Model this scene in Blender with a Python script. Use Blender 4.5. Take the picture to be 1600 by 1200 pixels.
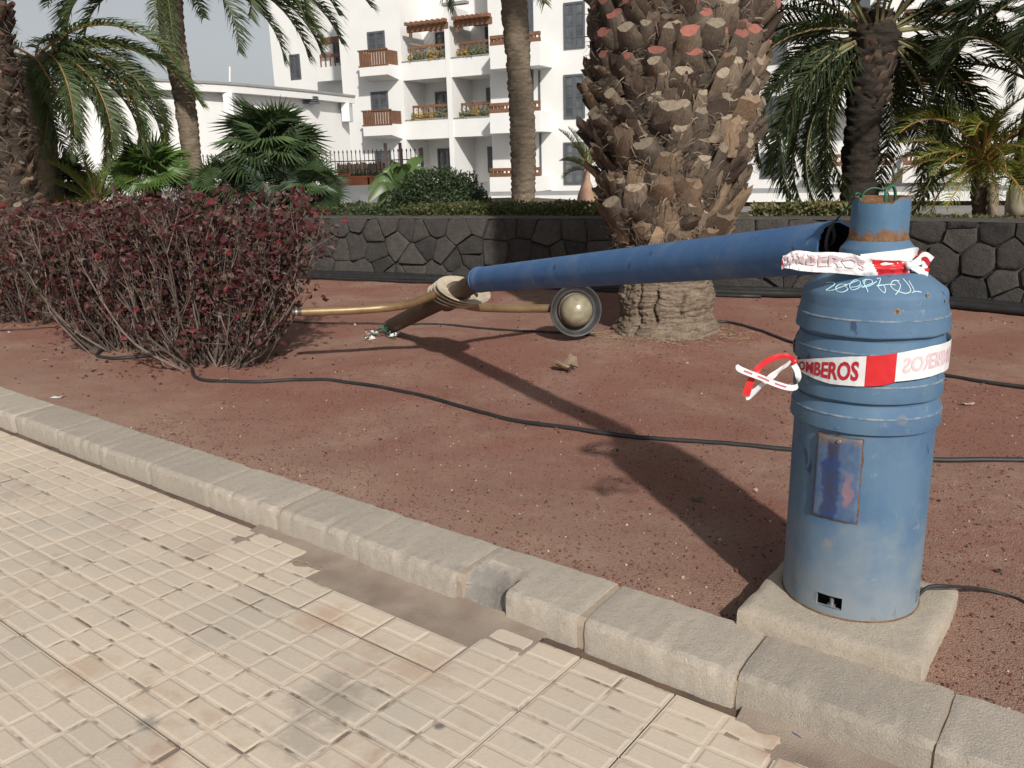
import bpy, bmesh, math, random
import numpy as np
from mathutils import Vector, Matrix, Quaternion, noise as mnoise
R = math.radians
for o in list(bpy.data.objects): bpy.data.objects.remove(o)
scene = bpy.context.scene
COL = scene.collection

# ------------------------------------------------------------------ camera
CAMH, FPX, HOR, ROLL = 1.5, 1300.0, 256.0, 0.029
_p = math.atan((600 - HOR) * math.cos(ROLL) / FPX)
FW = Vector((0, math.cos(_p), -math.sin(_p)))
_r0 = Vector((1, 0, 0)); _u0 = _r0.cross(FW)
IR = math.cos(ROLL) * _r0 - math.sin(ROLL) * _u0
IU = math.sin(ROLL) * _r0 + math.cos(ROLL) * _u0
CAM = Vector((0, 0, CAMH))
cd = bpy.data.cameras.new('camera'); cam = bpy.data.objects.new('camera', cd); COL.objects.link(cam)
cd.sensor_width = 36; cd.lens = FPX / 1600 * 36; cd.clip_end = 3000; cd.clip_start = 0.05
mw = Matrix((IR, IU, -FW)).transposed().to_4x4(); mw.translation = CAM
cam.matrix_world = mw
scene.camera = cam
# ------------------------------------------------------------------ light
SUNV = Vector((-0.38, 1.48, -1.0))                       # the way sunlight travels
world = bpy.data.worlds.new('World'); scene.world = world; world.use_nodes = True
wn = world.node_tree.nodes; wl = world.node_tree.links
sky = wn.new('ShaderNodeTexSky'); sky.sky_type = 'NISHITA'; sky.sun_disc = False
sky.sun_elevation = math.atan2(1.0, math.hypot(.38, 1.48)); sky.sun_rotation = math.atan2(.38, -1.48)
sky.dust_density = 2.0; sky.air_density = 1.0; sky.ozone_density = 1.0; sky.altitude = 0
hs = wn.new('ShaderNodeHueSaturation'); hs.inputs['Saturation'].default_value = 0.26
wl.new(sky.outputs[0], hs.inputs['Color']); wl.new(hs.outputs[0], wn['Background'].inputs[0])
wn['Background'].inputs[1].default_value = 0.085
sd = bpy.data.lights.new('sun', 'SUN'); sd.energy = 4.2; sd.angle = R(1.6); sd.color = (1.0, .955, .88)
so = bpy.data.objects.new('sun', sd); COL.objects.link(so)
so.rotation_mode = 'QUATERNION'; so.rotation_quaternion = SUNV.to_track_quat('-Z', 'Y'); so.location = (5, -10, 12)
scene.view_settings.view_transform = 'Standard'; scene.view_settings.look = 'None'
scene.view_settings.exposure = 0.0; scene.view_settings.gamma = 1.0
scene.render.engine = 'CYCLES'

# ------------------------------------------------------------------ pixel helpers (photo pixels 1600x1200)
def ray(x, y): return FW + IR * ((x - 800) / FPX) + IU * ((600 - y) / FPX)
def gnd(x, y, z=0.0):
    d = ray(x, y); t = (z - CAMH) / d.z; return Vector((d.x * t, d.y * t, z))
def at(x, y, Y):
    d = ray(x, y); return CAM + d * (Y / d.y)
KA = Vector((math.cos(R(-37.9)), math.sin(R(-37.9)), 0)); KB = Vector((-KA.y, KA.x, 0))     # along / across the kerb
def kb(s, o, z): v = KA * s + KB * o; return Vector((v.x, v.y, z))
BED = 0.108
rng = random.Random(7)
def U(a, b): return rng.uniform(a, b)
def nz(x, y=0, z=0): return mnoise.noise(Vector((x, y, z)))

# ------------------------------------------------------------------ mesh builder
class MB:
    def __init__(s): s.v = []; s.f = []; s.m = []
    def add(s, verts, faces, mi=0):
        b = len(s.v); s.v += [tuple(v) for v in verts]
        s.f += [tuple(b + i for i in f) for f in faces]; s.m += [mi] * len(faces)
    def hexa(s, c, mi=0):                                # 8 corners: bottom 4 ccw, top 4 ccw
        s.add(c, [(3, 2, 1, 0), (4, 5, 6, 7), (0, 1, 5, 4), (1, 2, 6, 5), (2, 3, 7, 6), (3, 0, 4, 7)], mi)
    def box(s, x0, x1, y0, y1, z0, z1, mi=0, f=None):
        c = [(x0, y0, z0), (x1, y0, z0), (x1, y1, z0), (x0, y1, z0), (x0, y0, z1), (x1, y0, z1), (x1, y1, z1), (x0, y1, z1)]
        if f: c = [f(*q) for q in c]
        s.hexa(c, mi)
    def tube(s, pts, rad, n=8, mi=0, caps=True):
        pts = [Vector(p) for p in pts]; k = len(pts)
        if not hasattr(rad, '__len__'): rad = [rad] * k
        t0 = (pts[1] - pts[0]).normalized()
        up = Vector((0, 0, 1)) if abs(t0.z) < .9 else Vector((1, 0, 0))
        nrm = (up - t0 * up.dot(t0)).normalized(); V = []
        for i, p in enumerate(pts):
            t = (pts[min(i + 1, k - 1)] - pts[max(i - 1, 0)]).normalized()
            nrm = (nrm - t * nrm.dot(t)).normalized(); bn = t.cross(nrm)
            for j in range(n):
                a = 2 * math.pi * j / n
                V.append(p + (nrm * math.cos(a) + bn * math.sin(a)) * rad[i])
        F = [(i * n + j, i * n + (j + 1) % n, (i + 1) * n + (j + 1) % n, (i + 1) * n + j) for i in range(k - 1) for j in range(n)]
        if caps: F += [tuple(range(n - 1, -1, -1)), tuple(range((k - 1) * n, k * n))]
        s.add(V, F, mi)
    def lathe(s, prof, n=48, mi=0, c=(0, 0, 0), M=None, closed=False):
        V = []
        for r, z in prof:
            for j in range(n):
                a = 2 * math.pi * j / n; p = Vector((r * math.cos(a), r * math.sin(a), z))
                if M is not None: p = M @ p
                V.append(p + Vector(c))
        k = len(prof); rows = range(k if closed else k - 1)
        F = [(i * n + j, i * n + (j + 1) % n, ((i + 1) % k) * n + (j + 1) % n, ((i + 1) % k) * n + j) for i in rows for j in range(n)]
        s.add(V, F, mi)
    def grid(s, nu, nv, fn, mi=0, skip=None, mfn=None):
        b = len(s.v)
        for i in range(nu + 1):
            for j in range(nv + 1): s.v.append(tuple(fn(i / nu, j / nv)))
        for i in range(nu):
            for j in range(nv):
                if skip and skip((i + .5) / nu, (j + .5) / nv): continue
                a = b + i * (nv + 1) + j
                s.f.append((a, a + nv + 1, a + nv + 2, a + 1)); s.m.append(mfn((i + .5) / nu, (j + .5) / nv) if mfn else mi)
    def mesh(s, name, mats, origin=(0, 0, 0), smooth=False):
        me = bpy.data.meshes.new(name); o = Vector(origin)
        me.from_pydata([(x - o.x, y - o.y, z - o.z) for x, y, z in s.v], [], s.f)
        if not isinstance(mats, (list, tuple)): mats = [mats]
        for m in mats: me.materials.append(m)
        me.polygons.foreach_set('material_index', s.m)
        me.polygons.foreach_set('use_smooth', [bool(smooth)] * len(s.f))
        me.update()
        if smooth and smooth is not True: me.set_sharp_from_angle(angle=R(smooth))
        return me
    def build(s, name, mats, parent=None, smooth=False, origin=None):
        if origin is None: origin = parent['_o'] if parent is not None and '_o' in parent else (0, 0, 0)
        return link(name, s.mesh(name, mats, origin, smooth), parent, None if parent else origin, origin)
def link(name, me, parent=None, loc=None, origin=None):
    o = bpy.data.objects.new(name, me); COL.objects.link(o)
    if parent is not None: o.parent = parent
    if loc is not None: o.location = loc
    if origin is not None: o['_o'] = tuple(origin)
    return o
def thing(name, label, cat, loc=(0, 0, 0), group=None, kind=None):
    o = bpy.data.objects.new(name, None); COL.objects.link(o); o.location = loc; o['_o'] = tuple(loc); o.empty_display_size = .1
    return tag(o, label, cat, group, kind)
def tag(o, label=None, cat=None, group=None, kind=None):
    if label: o['label'] = label
    if cat: o['category'] = cat
    if group: o['group'] = group
    if kind: o['kind'] = kind
    return o

# ------------------------------------------------------------------ materials
class NT:
    def __init__(s, name):
        s.mat = bpy.data.materials.new(name); s.mat.use_nodes = True; s.t = s.mat.node_tree; s.n = s.t.nodes
        s.b = s.n['Principled BSDF']; s.out = s.n['Material Output']
        s.pos = s.n.new('ShaderNodeNewGeometry').outputs['Position']
        s.tc = s.n.new('ShaderNodeTexCoord'); s.obj = s.tc.outputs['Object']
        s.rand = s.n.new('ShaderNodeObjectInfo').outputs['Random']
    def L(s, a, b): s.t.links.new(a, b)
    def val(s, sock, v):
        if hasattr(v, 'is_linked') or isinstance(v, bpy.types.NodeSocket): s.L(v, sock)
        else: sock.default_value = v
    def scale(s, vec, xyz):
        m = s.n.new('ShaderNodeMapping'); s.L(vec, m.inputs['Vector']); m.inputs['Scale'].default_value = xyz; return m.outputs[0]
    def noise(s, sc, det=4, rough=.55, vec=None, dist=0):
        n = s.n.new('ShaderNodeTexNoise'); s.L(vec if vec is not None else s.pos, n.inputs['Vector'])
        n.inputs['Scale'].default_value = sc; n.inputs['Detail'].default_value = det; n.inputs['Roughness'].default_value = rough
        n.inputs['Distortion'].default_value = dist; return n.outputs['Fac']
    def voro(s, sc, vec=None, out='Distance', feat='F1'):
        n = s.n.new('ShaderNodeTexVoronoi'); n.feature = feat; s.L(vec if vec is not None else s.pos, n.inputs['Vector'])
        n.inputs['Scale'].default_value = sc; return n.outputs[out]
    def rng(s, fac, a, b, c=0.0, d=1.0):
        m = s.n.new('ShaderNodeMapRange'); s.L(fac, m.inputs[0])
        for i, v in enumerate((a, b, c, d)): m.inputs[i + 1].default_value = v
        return m.outputs[0]
    def math(s, op, a, b=0.0):
        m = s.n.new('ShaderNodeMath'); m.operation = op; s.val(m.inputs[0], a); s.val(m.inputs[1], b); return m.outputs[0]
    def mix(s, fac, a, b, mode='MIX'):
        m = s.n.new('ShaderNodeMix'); m.data_type = 'RGBA'; m.blend_type = mode; s.val(m.inputs[0], fac)
        for k, v in ((6, a), (7, b)): s.val(m.inputs[k], (*v, 1) if isinstance(v, (tuple, list)) and len(v) == 3 else v)
        return m.outputs[2]
    def z(s):
        m = s.n.new('ShaderNodeSeparateXYZ'); s.L(s.pos, m.inputs[0]); return m.outputs[2]
    def bump(s, h, st=.3, d=.01):
        b = s.n.new('ShaderNodeBump'); b.inputs['Strength'].default_value = st; b.inputs['Distance'].default_value = d
        s.L(h, b.inputs['Height'])
        if s.b.inputs['Normal'].is_linked: s.L(s.b.inputs['Normal'].links[0].from_socket, b.inputs['Normal'])
        s.L(b.outputs[0], s.b.inputs['Normal'])
    def done(s, col, rough=.8, metal=0.0, spec=.4):
        s.val(s.b.inputs['Base Color'], (*col, 1) if isinstance(col, (tuple, list)) else col)
        s.val(s.b.inputs['Roughness'], rough); s.b.inputs['Metallic'].default_value = metal
        s.b.inputs['Specular IOR Level'].default_value = spec; return s.mat
def simple(name, c1, c2=None, sc=8, rough=.75, bump=.0, bsc=40, metal=0.0, spec=.4, rvar=.25, det=5):
    """two-tone noise colour, with piece-to-piece variation from the object's random value"""
    m = NT(name); c2 = c2 or tuple(x * .7 for x in c1)
    col = m.mix(m.rng(m.noise(sc, det), .35, .65), c1, c2)
    if rvar: col = m.mix(1.0, col, m.mix(m.rand, (1 - rvar,) * 3, (1 + rvar,) * 3), 'MULTIPLY')
    if bump: m.bump(m.noise(bsc, 5, .65), bump, .01)
    return m.done(col, rough, metal, spec)
def leafmat(name, c1, c2, sc=3, rough=.5, trans=.3, rvar=.3):
    m = NT(name)
    col = m.mix(m.rng(m.noise(sc, 3), .3, .7), c1, c2)
    col = m.mix(1.0, col, m.mix(m.rand, (1 - rvar,) * 3, (1 + rvar,) * 3), 'MULTIPLY')
    m.done(col, rough, 0, .35)
    tr = m.n.new('ShaderNodeBsdfTranslucent'); m.L(m.mix(1.0, col, (1.3, 1.35, .6), 'MULTIPLY'), tr.inputs[0])
    ms = m.n.new('ShaderNodeMixShader'); ms.inputs[0].default_value = trans
    m.L(m.b.outputs[0], ms.inputs[1]); m.L(tr.outputs[0], ms.inputs[2]); m.L(ms.outputs[0], m.out.inputs[0]); return m.mat

def m_picon():
    m = NT('red_volcanic_gravel')
    fine = m.noise(70, 6, .7); grit = m.voro(150, out='Color')
    c = m.mix(m.rng(fine, .35, .65), (.37, .185, .14), (.25, .12, .092))
    c = m.mix(m.rng(m.noise(230, 2, .6), .58, .75), c, (.44, .29, .235))
    dust = m.math('MULTIPLY', m.rng(m.noise(.9, 5, .6, dist=.6), .44, .62), m.rng(m.noise(14, 5, .7), .25, .6))
    c = m.mix(m.math('MULTIPLY', dust, .8), c, (.41, .275, .21))
    sk = m.rng(m.noise(120, 3, .65), .57, .66); c = m.mix(m.math('MULTIPLY', sk, .35), c, (.12, .055, .042))
    kerbdust = m.n.new('ShaderNodeVectorMath'); kerbdust.operation = 'DOT_PRODUCT'; m.L(m.pos, kerbdust.inputs[0]); kerbdust.inputs[1].default_value = KB
    kd = m.math('ADD', kerbdust.outputs['Value'], m.rng(m.noise(5, 5, .7), .2, .8, -.25, .25))
    c = m.mix(m.rng(kd, 2.2, 3.1, .6, 0), c, (.42, .295, .225))
    m.bump(m.noise(130, 4, .75), 1.0, .009); m.bump(m.voro(190), .8, .005)
    return m.done(c, .95, 0, .15)
def m_tile(groove):
    m = NT('tile_groove' if groove else 'tile_pad')
    a = m.mix(m.rng(m.noise(2.2, 4), .35, .65), (.57, .495, .41), (.62, .525, .42))
    a = m.mix(1.0, a, m.mix(m.rand, (.9, .9, .9), (1.08, 1.06, 1.04)), 'MULTIPLY')
    a = m.mix(m.rng(m.noise(60, 5, .7), .3, .8, .0, .35), a, (.38, .33, .27))
    rust = m.math('MULTIPLY', m.rng(m.noise(1.7, 5, .65, dist=.8), .56, .70), m.rng(m.noise(11, 4), .35, .6))
    a = m.mix(m.math('MULTIPLY', rust, .8), a, (.42, .27, .19))
    grey = m.rng(m.noise(.9, 5, .6, dist=.5), .50, .66); a = m.mix(m.math('MULTIPLY', grey, .35), a, (.40, .365, .315))
    oil = m.rng(m.noise(2.6, 4, .6, vec=m.scale(m.pos, (1.1, .8, 1))), .64, .74)
    a = m.mix(m.math('MULTIPLY', oil, .55), a, (.20, .17, .135))
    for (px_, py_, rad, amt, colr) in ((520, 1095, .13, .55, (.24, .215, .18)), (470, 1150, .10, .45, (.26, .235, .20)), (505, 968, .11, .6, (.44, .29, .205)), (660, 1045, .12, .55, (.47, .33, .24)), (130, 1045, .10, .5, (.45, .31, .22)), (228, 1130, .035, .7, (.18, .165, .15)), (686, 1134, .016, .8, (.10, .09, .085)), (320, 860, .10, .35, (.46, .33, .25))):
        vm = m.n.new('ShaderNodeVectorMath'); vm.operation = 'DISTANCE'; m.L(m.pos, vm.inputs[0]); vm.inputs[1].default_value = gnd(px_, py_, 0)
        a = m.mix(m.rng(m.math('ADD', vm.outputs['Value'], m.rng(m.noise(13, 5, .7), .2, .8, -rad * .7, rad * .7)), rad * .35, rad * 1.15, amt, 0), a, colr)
    if groove:
        a = m.mix(.18, a, (.63, .54, .455))
        dk = m.math('MULTIPLY', m.rng(m.noise(9, 3, .6), .52, .62), m.rng(m.noise(1.3, 3), .40, .55))
        a = m.mix(dk, a, (.20, .155, .125))
    m.bump(m.noise(160, 4, .7), .35, .003)
    return m.done(a, .78, 0, .3)
def m_concrete(name, c1, c2, c3, pit=.5, stain=False):
    m = NT(name)
    c = m.mix(m.rng(m.noise(3.5, 6, .65), .35, .65), c1, c2)
    c = m.mix(m.rng(m.noise(45, 6, .75), .45, .75, 0, .6), c, c3)
    c = m.mix(m.rng(m.noise(1.3, 4), .55, .7, 0, .5), c, tuple(x * .72 for x in c1))
    c = m.mix(1.0, c, m.mix(m.rand, (.9,) * 3, (1.08,) * 3), 'MULTIPLY')
    p = m.rng(m.voro(85), .0, .22); c = m.mix(m.rng(m.math('ADD', p, m.noise(20, 3)), .45, .62, .55, 0), c, (.14, .12, .10))
    sp = m.rng(m.noise(190, 2, .6), .60, .70); c = m.mix(m.math('MULTIPLY', sp, .5), c, (.13, .115, .10)); sp2 = m.rng(m.noise(260, 2, .6, vec=m.scale(m.pos, (1, 1.1, .9))), .62, .72); c = m.mix(m.math('MULTIPLY', sp2, .4), c, (.72, .66, .58))
    if stain:                                              # old tar smear round the hole in the kerb
        vm = m.n.new('ShaderNodeVectorMath'); vm.operation = 'DISTANCE'; m.L(m.pos, vm.inputs[0]); vm.inputs[1].default_value = kb(-1.71, 1.99, .07)
        c = m.mix(m.rng(m.math('ADD', vm.outputs['Value'], m.rng(m.noise(18, 4, .7), .2, .8, -.06, .06)), .07, .15, .62, 0), c, (.12, .12, .125))
    m.bump(m.noise(170, 4, .75), pit, .006); m.bump(m.noise(30, 3, .6), pit * .25, .01); return m.done(c, .92, 0, .2)
def m_blue(name, c1, c2, c3, grime=True, rustz=None):
    m = NT(name); sv = m.scale(m.pos, (9, 9, 1.6))
    c = m.mix(m.rng(m.noise(1.0, 6, .6, vec=sv), .32, .68), c1, c2)
    c = m.mix(m.rng(m.noise(5, 6, .65), .5, .72, 0, .75), c, c3)
    c = m.mix(m.rng(m.noise(28, 5, .7), .62, .75, 0, .55), c, (.30, .31, .30))
    scr = m.rng(m.noise(16, 4, .6, vec=m.scale(m.pos, (1, 1, .45))), .665, .69)
    c = m.mix(m.math('MULTIPLY', scr, .8), c, (.03, .05, .11))
    spots = m.rng(m.math('ADD', m.voro(7.3), m.rng(m.noise(40, 3), 0, 1, -.03, .03)), .055, .085, 1, 0)
    halo = m.rng(m.math('ADD', m.voro(7.3), m.rng(m.noise(30, 3), 0, 1, -.05, .05)), .07, .15, 1, 0)
    if grime:
        c = m.mix(m.math('MULTIPLY', m.rng(m.math('ADD', m.z(), m.rng(m.noise(9, 5), 0, 1, -.3, .3)), .2, .5, .75, 0), .8), c, (.27, .28, .27))
    if rustz:
        for z0, z1, hi in rustz:
            f = m.rng(m.math('ADD', m.z(), m.rng(m.noise(22, 5, .7), .2, .8, -.035, .035)), z0, z1, 1 if not hi else 0, 0 if not hi else 1)
            c = m.mix(f, c, m.mix(m.noise(60, 4), (.26, .13, .055), (.11, .055, .03)))
    c = m.mix(m.math('MULTIPLY', halo, .0 if rustz else .25), c, (.35, .25, .13)); 
    m.bump(m.noise(7, 4), .12, .02); m.bump(m.noise(120, 4, .7), .12, .003)
    return m.done(c, m.rng(m.noise(12, 4), .3, .7, .5, .75), 0, .3)

MT = {}
MT['picon'] = m_picon()
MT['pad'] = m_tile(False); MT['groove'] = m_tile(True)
MT['joint'] = simple('joint_dirt', (.16, .105, .075), (.085, .065, .05), 6, .95, .5, 80, rvar=0)
MT['kerb'] = m_concrete('kerb_concrete', (.455, .40, .335), (.41, .36, .305), (.31, .275, .235), .8, True)
MT['mortar'] = m_concrete('kerb_mortar', (.40, .325, .25), (.35, .285, .22), (.28, .23, .18), .4)
MT['slab'] = m_concrete('footing_concrete', (.50, .435, .35), (.43, .37, .30), (.33, .285, .23), .8)
MT['dirt'] = simple('grey_dirt', (.33, .265, .215), (.25, .195, .155), 7, .97, .5, 200, rvar=0)
MT['blue'] = m_blue('weathered_light_blue_paint', (.072, .142, .235), (.098, .168, .25), (.055, .108, .21))
MT['bluestub'] = m_blue('light_blue_paint_rusting', (.066, .14, .235), (.096, .175, .26), (.05, .105, .20), False, [(1.283, 1.292, False), (1.378, 1.386, True)])
MT['bluepole'] = m_blue('deep_blue_paint', (.052, .128, .285), (.072, .152, .305), (.14, .205, .305), False)
def m_worn():
    m = NT('paint_worn_to_primer'); c = m.mix(m.rng(m.noise(26, 5, .7), .40, .60), (.075, .14, .22), (.23, .25, .26)); return m.done(c, .7, 0, .3)
MT['worn'] = m_worn()
MT['hole'] = simple('dark_interior', (.012, .012, .014), rvar=0)
MT['rust'] = simple('rusty_steel', (.22, .11, .05), (.10, .06, .04), 60, .9, .5, 90, rvar=0)
MT['steel'] = simple('dull_bolt_steel', (.35, .35, .36), (.22, .22, .23), 40, .45, .1, 80, .6, rvar=0)
MT['brown'] = simple('brown_painted_tube', (.10, .066, .045), (.065, .045, .034), 9, .5, .1, 40, .25, rvar=0)
MT['gold'] = simple('bronze_painted_tube', (.27, .185, .095), (.20, .13, .07), 7, .42, .08, 30, .35, rvar=0)
MT['cream'] = simple('cream_plastic', (.50, .43, .33), (.36, .30, .22), 14, .6, .06, 40, rvar=0)
MT['lampgrey'] = simple('grey_lamp_housing', (.075, .072, .072), (.042, .040, .040), 8, .55, .1, 40, .2, rvar=0)  # grey darkened to carry the shade of the pole above the lamp
MT['globe'] = simple('yellowed_milky_glass', (.30, .275, .19), (.20, .175, .115), 14, .24, 0, 40, 0, .6, 0)  # yellowed glass, its colour dimmed for the shade under the pole
MT['cable'] = simple('black_cable', (.018, .018, .02), (.03, .028, .027), 15, .55, .15, 60, rvar=.2)
MT['green'] = simple('green_cable', (.02, .10, .065), (.03, .13, .08), 15, .45, 0, rvar=0)
MT['tapew'] = simple('white_tape', (.74, .74, .74), (.66, .66, .67), 9, .35, .15, 25, rvar=0)
MT['taper'] = simple('red_tape', (.62, .03, .03), (.50, .02, .03), 12, .35, .15, 25, rvar=0)
MT['tapet'] = simple('red_print', (.45, .018, .03), (.38, .015, .03), 12, .5, rvar=0)
MT['tapep'] = simple('pink_print_showing_through', (.66, .52, .55), (.60, .43, .47), 20, .4, rvar=0)
MT['chalk'] = simple('white_marker_paint', (.60, .68, .70), (.40, .62, .68), 14, .6, rvar=0)
MT['stone'] = NT('x').mat
def m_stone():
    m = NT('black_basalt_stone')
    c = m.mix(m.rng(m.noise(9, 7, .75), .3, .7), (.088, .083, .077), (.045, .043, .041))
    c = m.mix(1.0, c, m.mix(m.rand, (.7, .7, .72), (1.35, 1.3, 1.25)), 'MULTIPLY')
    c = m.mix(m.rng(m.voro(70), .0, .25, .6, 0), c, (.015, .014, .014))
    m.bump(m.noise(26, 8, .8), 1.0, .025); m.bump(m.voro(60), .5, .008); return m.done(c, .93, 0, .2)
MT['stone'] = m_stone()
MT['wallmortar'] = simple('wall_mortar', (.085, .077, .068), (.022, .02, .019), 5, .95, .8, 50, rvar=0)
MT['walltop'] = m_concrete('wall_top_mortar', (.105, .095, .085), (.075, .07, .064), (.055, .05, .048), .9)
MT['white'] = simple('white_render', (.74, .735, .72), (.71, .705, .69), 1.2, .85, .06, 30, rvar=0)
MT['greystripe'] = simple('grey_plinth_paint', (.30, .30, .30), (.26, .26, .26), 2, .8, .1, 30, rvar=0)
MT['wood'] = simple('varnished_red_wood', (.21, .105, .06), (.15, .072, .043), 6, .55, .1, 30, rvar=.15)
MT['frame'] = simple('grey_window_frame', (.10, .105, .12), (.08, .085, .10), 4, .5, rvar=.1)
MT['pane'] = simple('window_pane_with_curtain', (.12, .13, .13), (.045, .05, .055), 1.6, .08, spec=.7, rvar=.4)
MT['iron'] = simple('rusty_iron_fence', (.10, .085, .08), (.13, .095, .08), 9, .7, rvar=.15)
MT['terracotta'] = simple('terracotta', (.42, .155, .075), (.34, .12, .06), 8, .8, rvar=.2)
MT['reed'] = simple('reed_screen', (.16, .10, .07), (.10, .065, .05), 12, .9, .4, 60, rvar=.1)
MT['brownwall'] = simple('brown_wall', (.11, .065, .04), (.08, .05, .035), 2, .9, rvar=0)
MT['soil'] = simple('terrace_soil', (.15, .11, .08), (.10, .075, .055), 5, .95, .6, 30, rvar=0)
MT['asphalt'] = simple('pale_forecourt', (.22, .21, .20), (.18, .17, .165), .8, .9, .2, 30, rvar=0)

# =================================================================== SETTING
g = MB(); g.add([(-900, -900, -.06), (900, -900, -.06), (900, 900, -.06), (-900, 900, -.06)], [(0, 1, 2, 3)])
tag(g.build('ground', MT['asphalt']), kind='structure')

# ---- pavement: bedding sheet and one object per tile (2 x 4 raised pads each)
pv = MB(); pv.add([kb(-9, -6, -.012), kb(4, -6, -.012), kb(4, 1.972, -.012), kb(-9, 1.972, -.012)], [(0, 1, 2, 3)])
pave = tag(pv.build('pavement', MT['joint']), kind='structure')
TP = .3265; S0, O0 = -1.264, 1.284
def in_patch(s, o):                                       # where tiles are broken away along the kerb
    e = .045 * nz(s * 9, o * 9, 3)
    if -2.74 < s < -1.52 and o > 1.66:
        edge = 1.965 - .02 - .19 * min(1, max(0, (s + 2.76) / .5)) * min(1, max(0, (-1.44 - s) / .22)) - .0
        return o + e > edge
    if s > -.66 and o > 1.62: return o + e > 1.95 - .6 * (s + .66)
    return False
def tile_mesh(name, flags, seed):
    r = random.Random(seed); m = MB(); h = TP / 2 - .0036
    P = lambda s, o, z: (KA * s + KB * o) + Vector((0, 0, z))
    px, py = 2 * h / 2, 2 * h / 4
    full = all(flags)
    for i in range(2):
        for j in range(4):
            if not flags[i * 4 + j]: continue
            x0, x1 = -h + i * px, -h + (i + 1) * px; y0, y1 = -h + j * py, -h + (j + 1) * py
            m.add([P(x0, y0, -.0017), P(x1, y0, -.0017), P(x1, y1, -.0017), P(x0, y1, -.0017)], [(0, 1, 2, 3)], 1)
            gp, bv, zt = .0032, .0085, r.uniform(-.0006, .0006)
            a = [(x0 + gp, y0 + gp), (x1 - gp, y0 + gp), (x1 - gp, y1 - gp), (x0 + gp, y1 - gp)]
            b = [(x0 + gp + bv, y0 + gp + bv), (x1 - gp - bv, y0 + gp + bv), (x1 - gp - bv, y1 - gp - bv), (x0 + gp + bv, y1 - gp - bv)]
            V = [P(*q, -.0017) for q in a] + [P(q[0] * .98 + w[0] * .02, q[1] * .98 + w[1] * .02, -.002) for q, w in zip(a, b)] + [P(*q, zt) for q in b]
            F = [(k, (k + 1) % 4, 4 + (k + 1) % 4, 4 + k) for k in range(4)] + [(4 + k, 4 + (k + 1) % 4, 8 + (k + 1) % 4, 8 + k) for k in range(4)] + [(8, 9, 10, 11)]
            m.add(V, F, 0)
    for k in range(4):                                    # tile edge
        c = [(-h, -h), (h, -h), (h, h), (-h, h)]
        if full: m.add([P(*c[k], -.011), P(*c[(k + 1) % 4], -.011), P(*c[(k + 1) % 4], -.0017), P(*c[k], -.0017)], [(0, 1, 2, 3)], 1)
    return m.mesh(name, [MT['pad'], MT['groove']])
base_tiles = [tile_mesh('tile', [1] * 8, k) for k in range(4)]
vis = []
for i in range(-17, 8):
    for j in range(-5, 2):
        cs, co = S0 + (i + .5) * TP, O0 + (j + .5) * TP
        P3 = kb(cs, co, 0) - CAM; w = P3.dot(FW)
        if w < .4: continue
        x = 800 + FPX * P3.dot(IR) / w; y = 600 - FPX * P3.dot(IU) / w
        if -260 < x < 1860 and y < 1500: vis.append((cs, co))
for k, (cs, co) in enumerate(vis):
    flags = [0 if in_patch(cs + (i - .5) * TP / 2, co + (j - 1.5) * TP / 4) else 1 for i in range(2) for j in range(4)]
    if not any(flags): continue
    me = base_tiles[k % 4] if all(flags) else tile_mesh('tile', flags, k)
    o = link('tile', me, pave); o.location = (KA * cs + KB * co) + Vector((0, 0, U(-.0008, .0008)))
    o.rotation_euler = (R(U(-.15, .15)), R(U(-.15, .15)), R(U(-.25, .25)))
# thin broken-off strip next to the kerb is filled with dirt
def dirt_sheet(s0, s1, o0, o1, zf, n=60):
    d = MB(); d.grid(n, 26, lambda u, v: kb(s0 + (s1 - s0) * u, o0 + (o1 - o0) * v, zf(s0 + (s1 - s0) * u, o0 + (o1 - o0) * v))); return d
d = dirt_sheet(-2.95, -1.42, 1.55, 1.985, lambda s, o: -.0085 + .0028 * nz(s * 14, o * 14) + .0072 * min(1, max(0, (o - 1.74 + .05 * nz(s * 5, 2)) / .10)) + .03 * max(0, (o - 1.9) / .08) ** 2 * (.5 + .5 * nz(s * 6, 1)))
tag(d.build('dirt', MT['dirt'], smooth=True), kind='structure')
d = dirt_sheet(-.75, .6, 1.45, 1.985, lambda s, o: -.0085 + .0028 * nz(s * 14, o * 14) + .0072 * min(1, max(0, (o - 1.74 + .05 * nz(s * 5, 2)) / .10)) + .02 * max(0, (o - 1.9) / .08) ** 2)
tag(d.build('dirt', MT['dirt'], smooth=True), kind='structure')
d = dirt_sheet(-9, -2.95, 1.93, 1.985, lambda s, o: -.004 + .003 * nz(s * 14, o * 14))
tag(d.build('dirt', MT['joint'], smooth=True), kind='structure')
d = dirt_sheet(-1.42, -.75, 1.936, 1.985, lambda s, o: -.005 + .003 * nz(s * 14, o * 14))
tag(d.build('dirt', MT['joint'], smooth=True), kind='structure')

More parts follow.
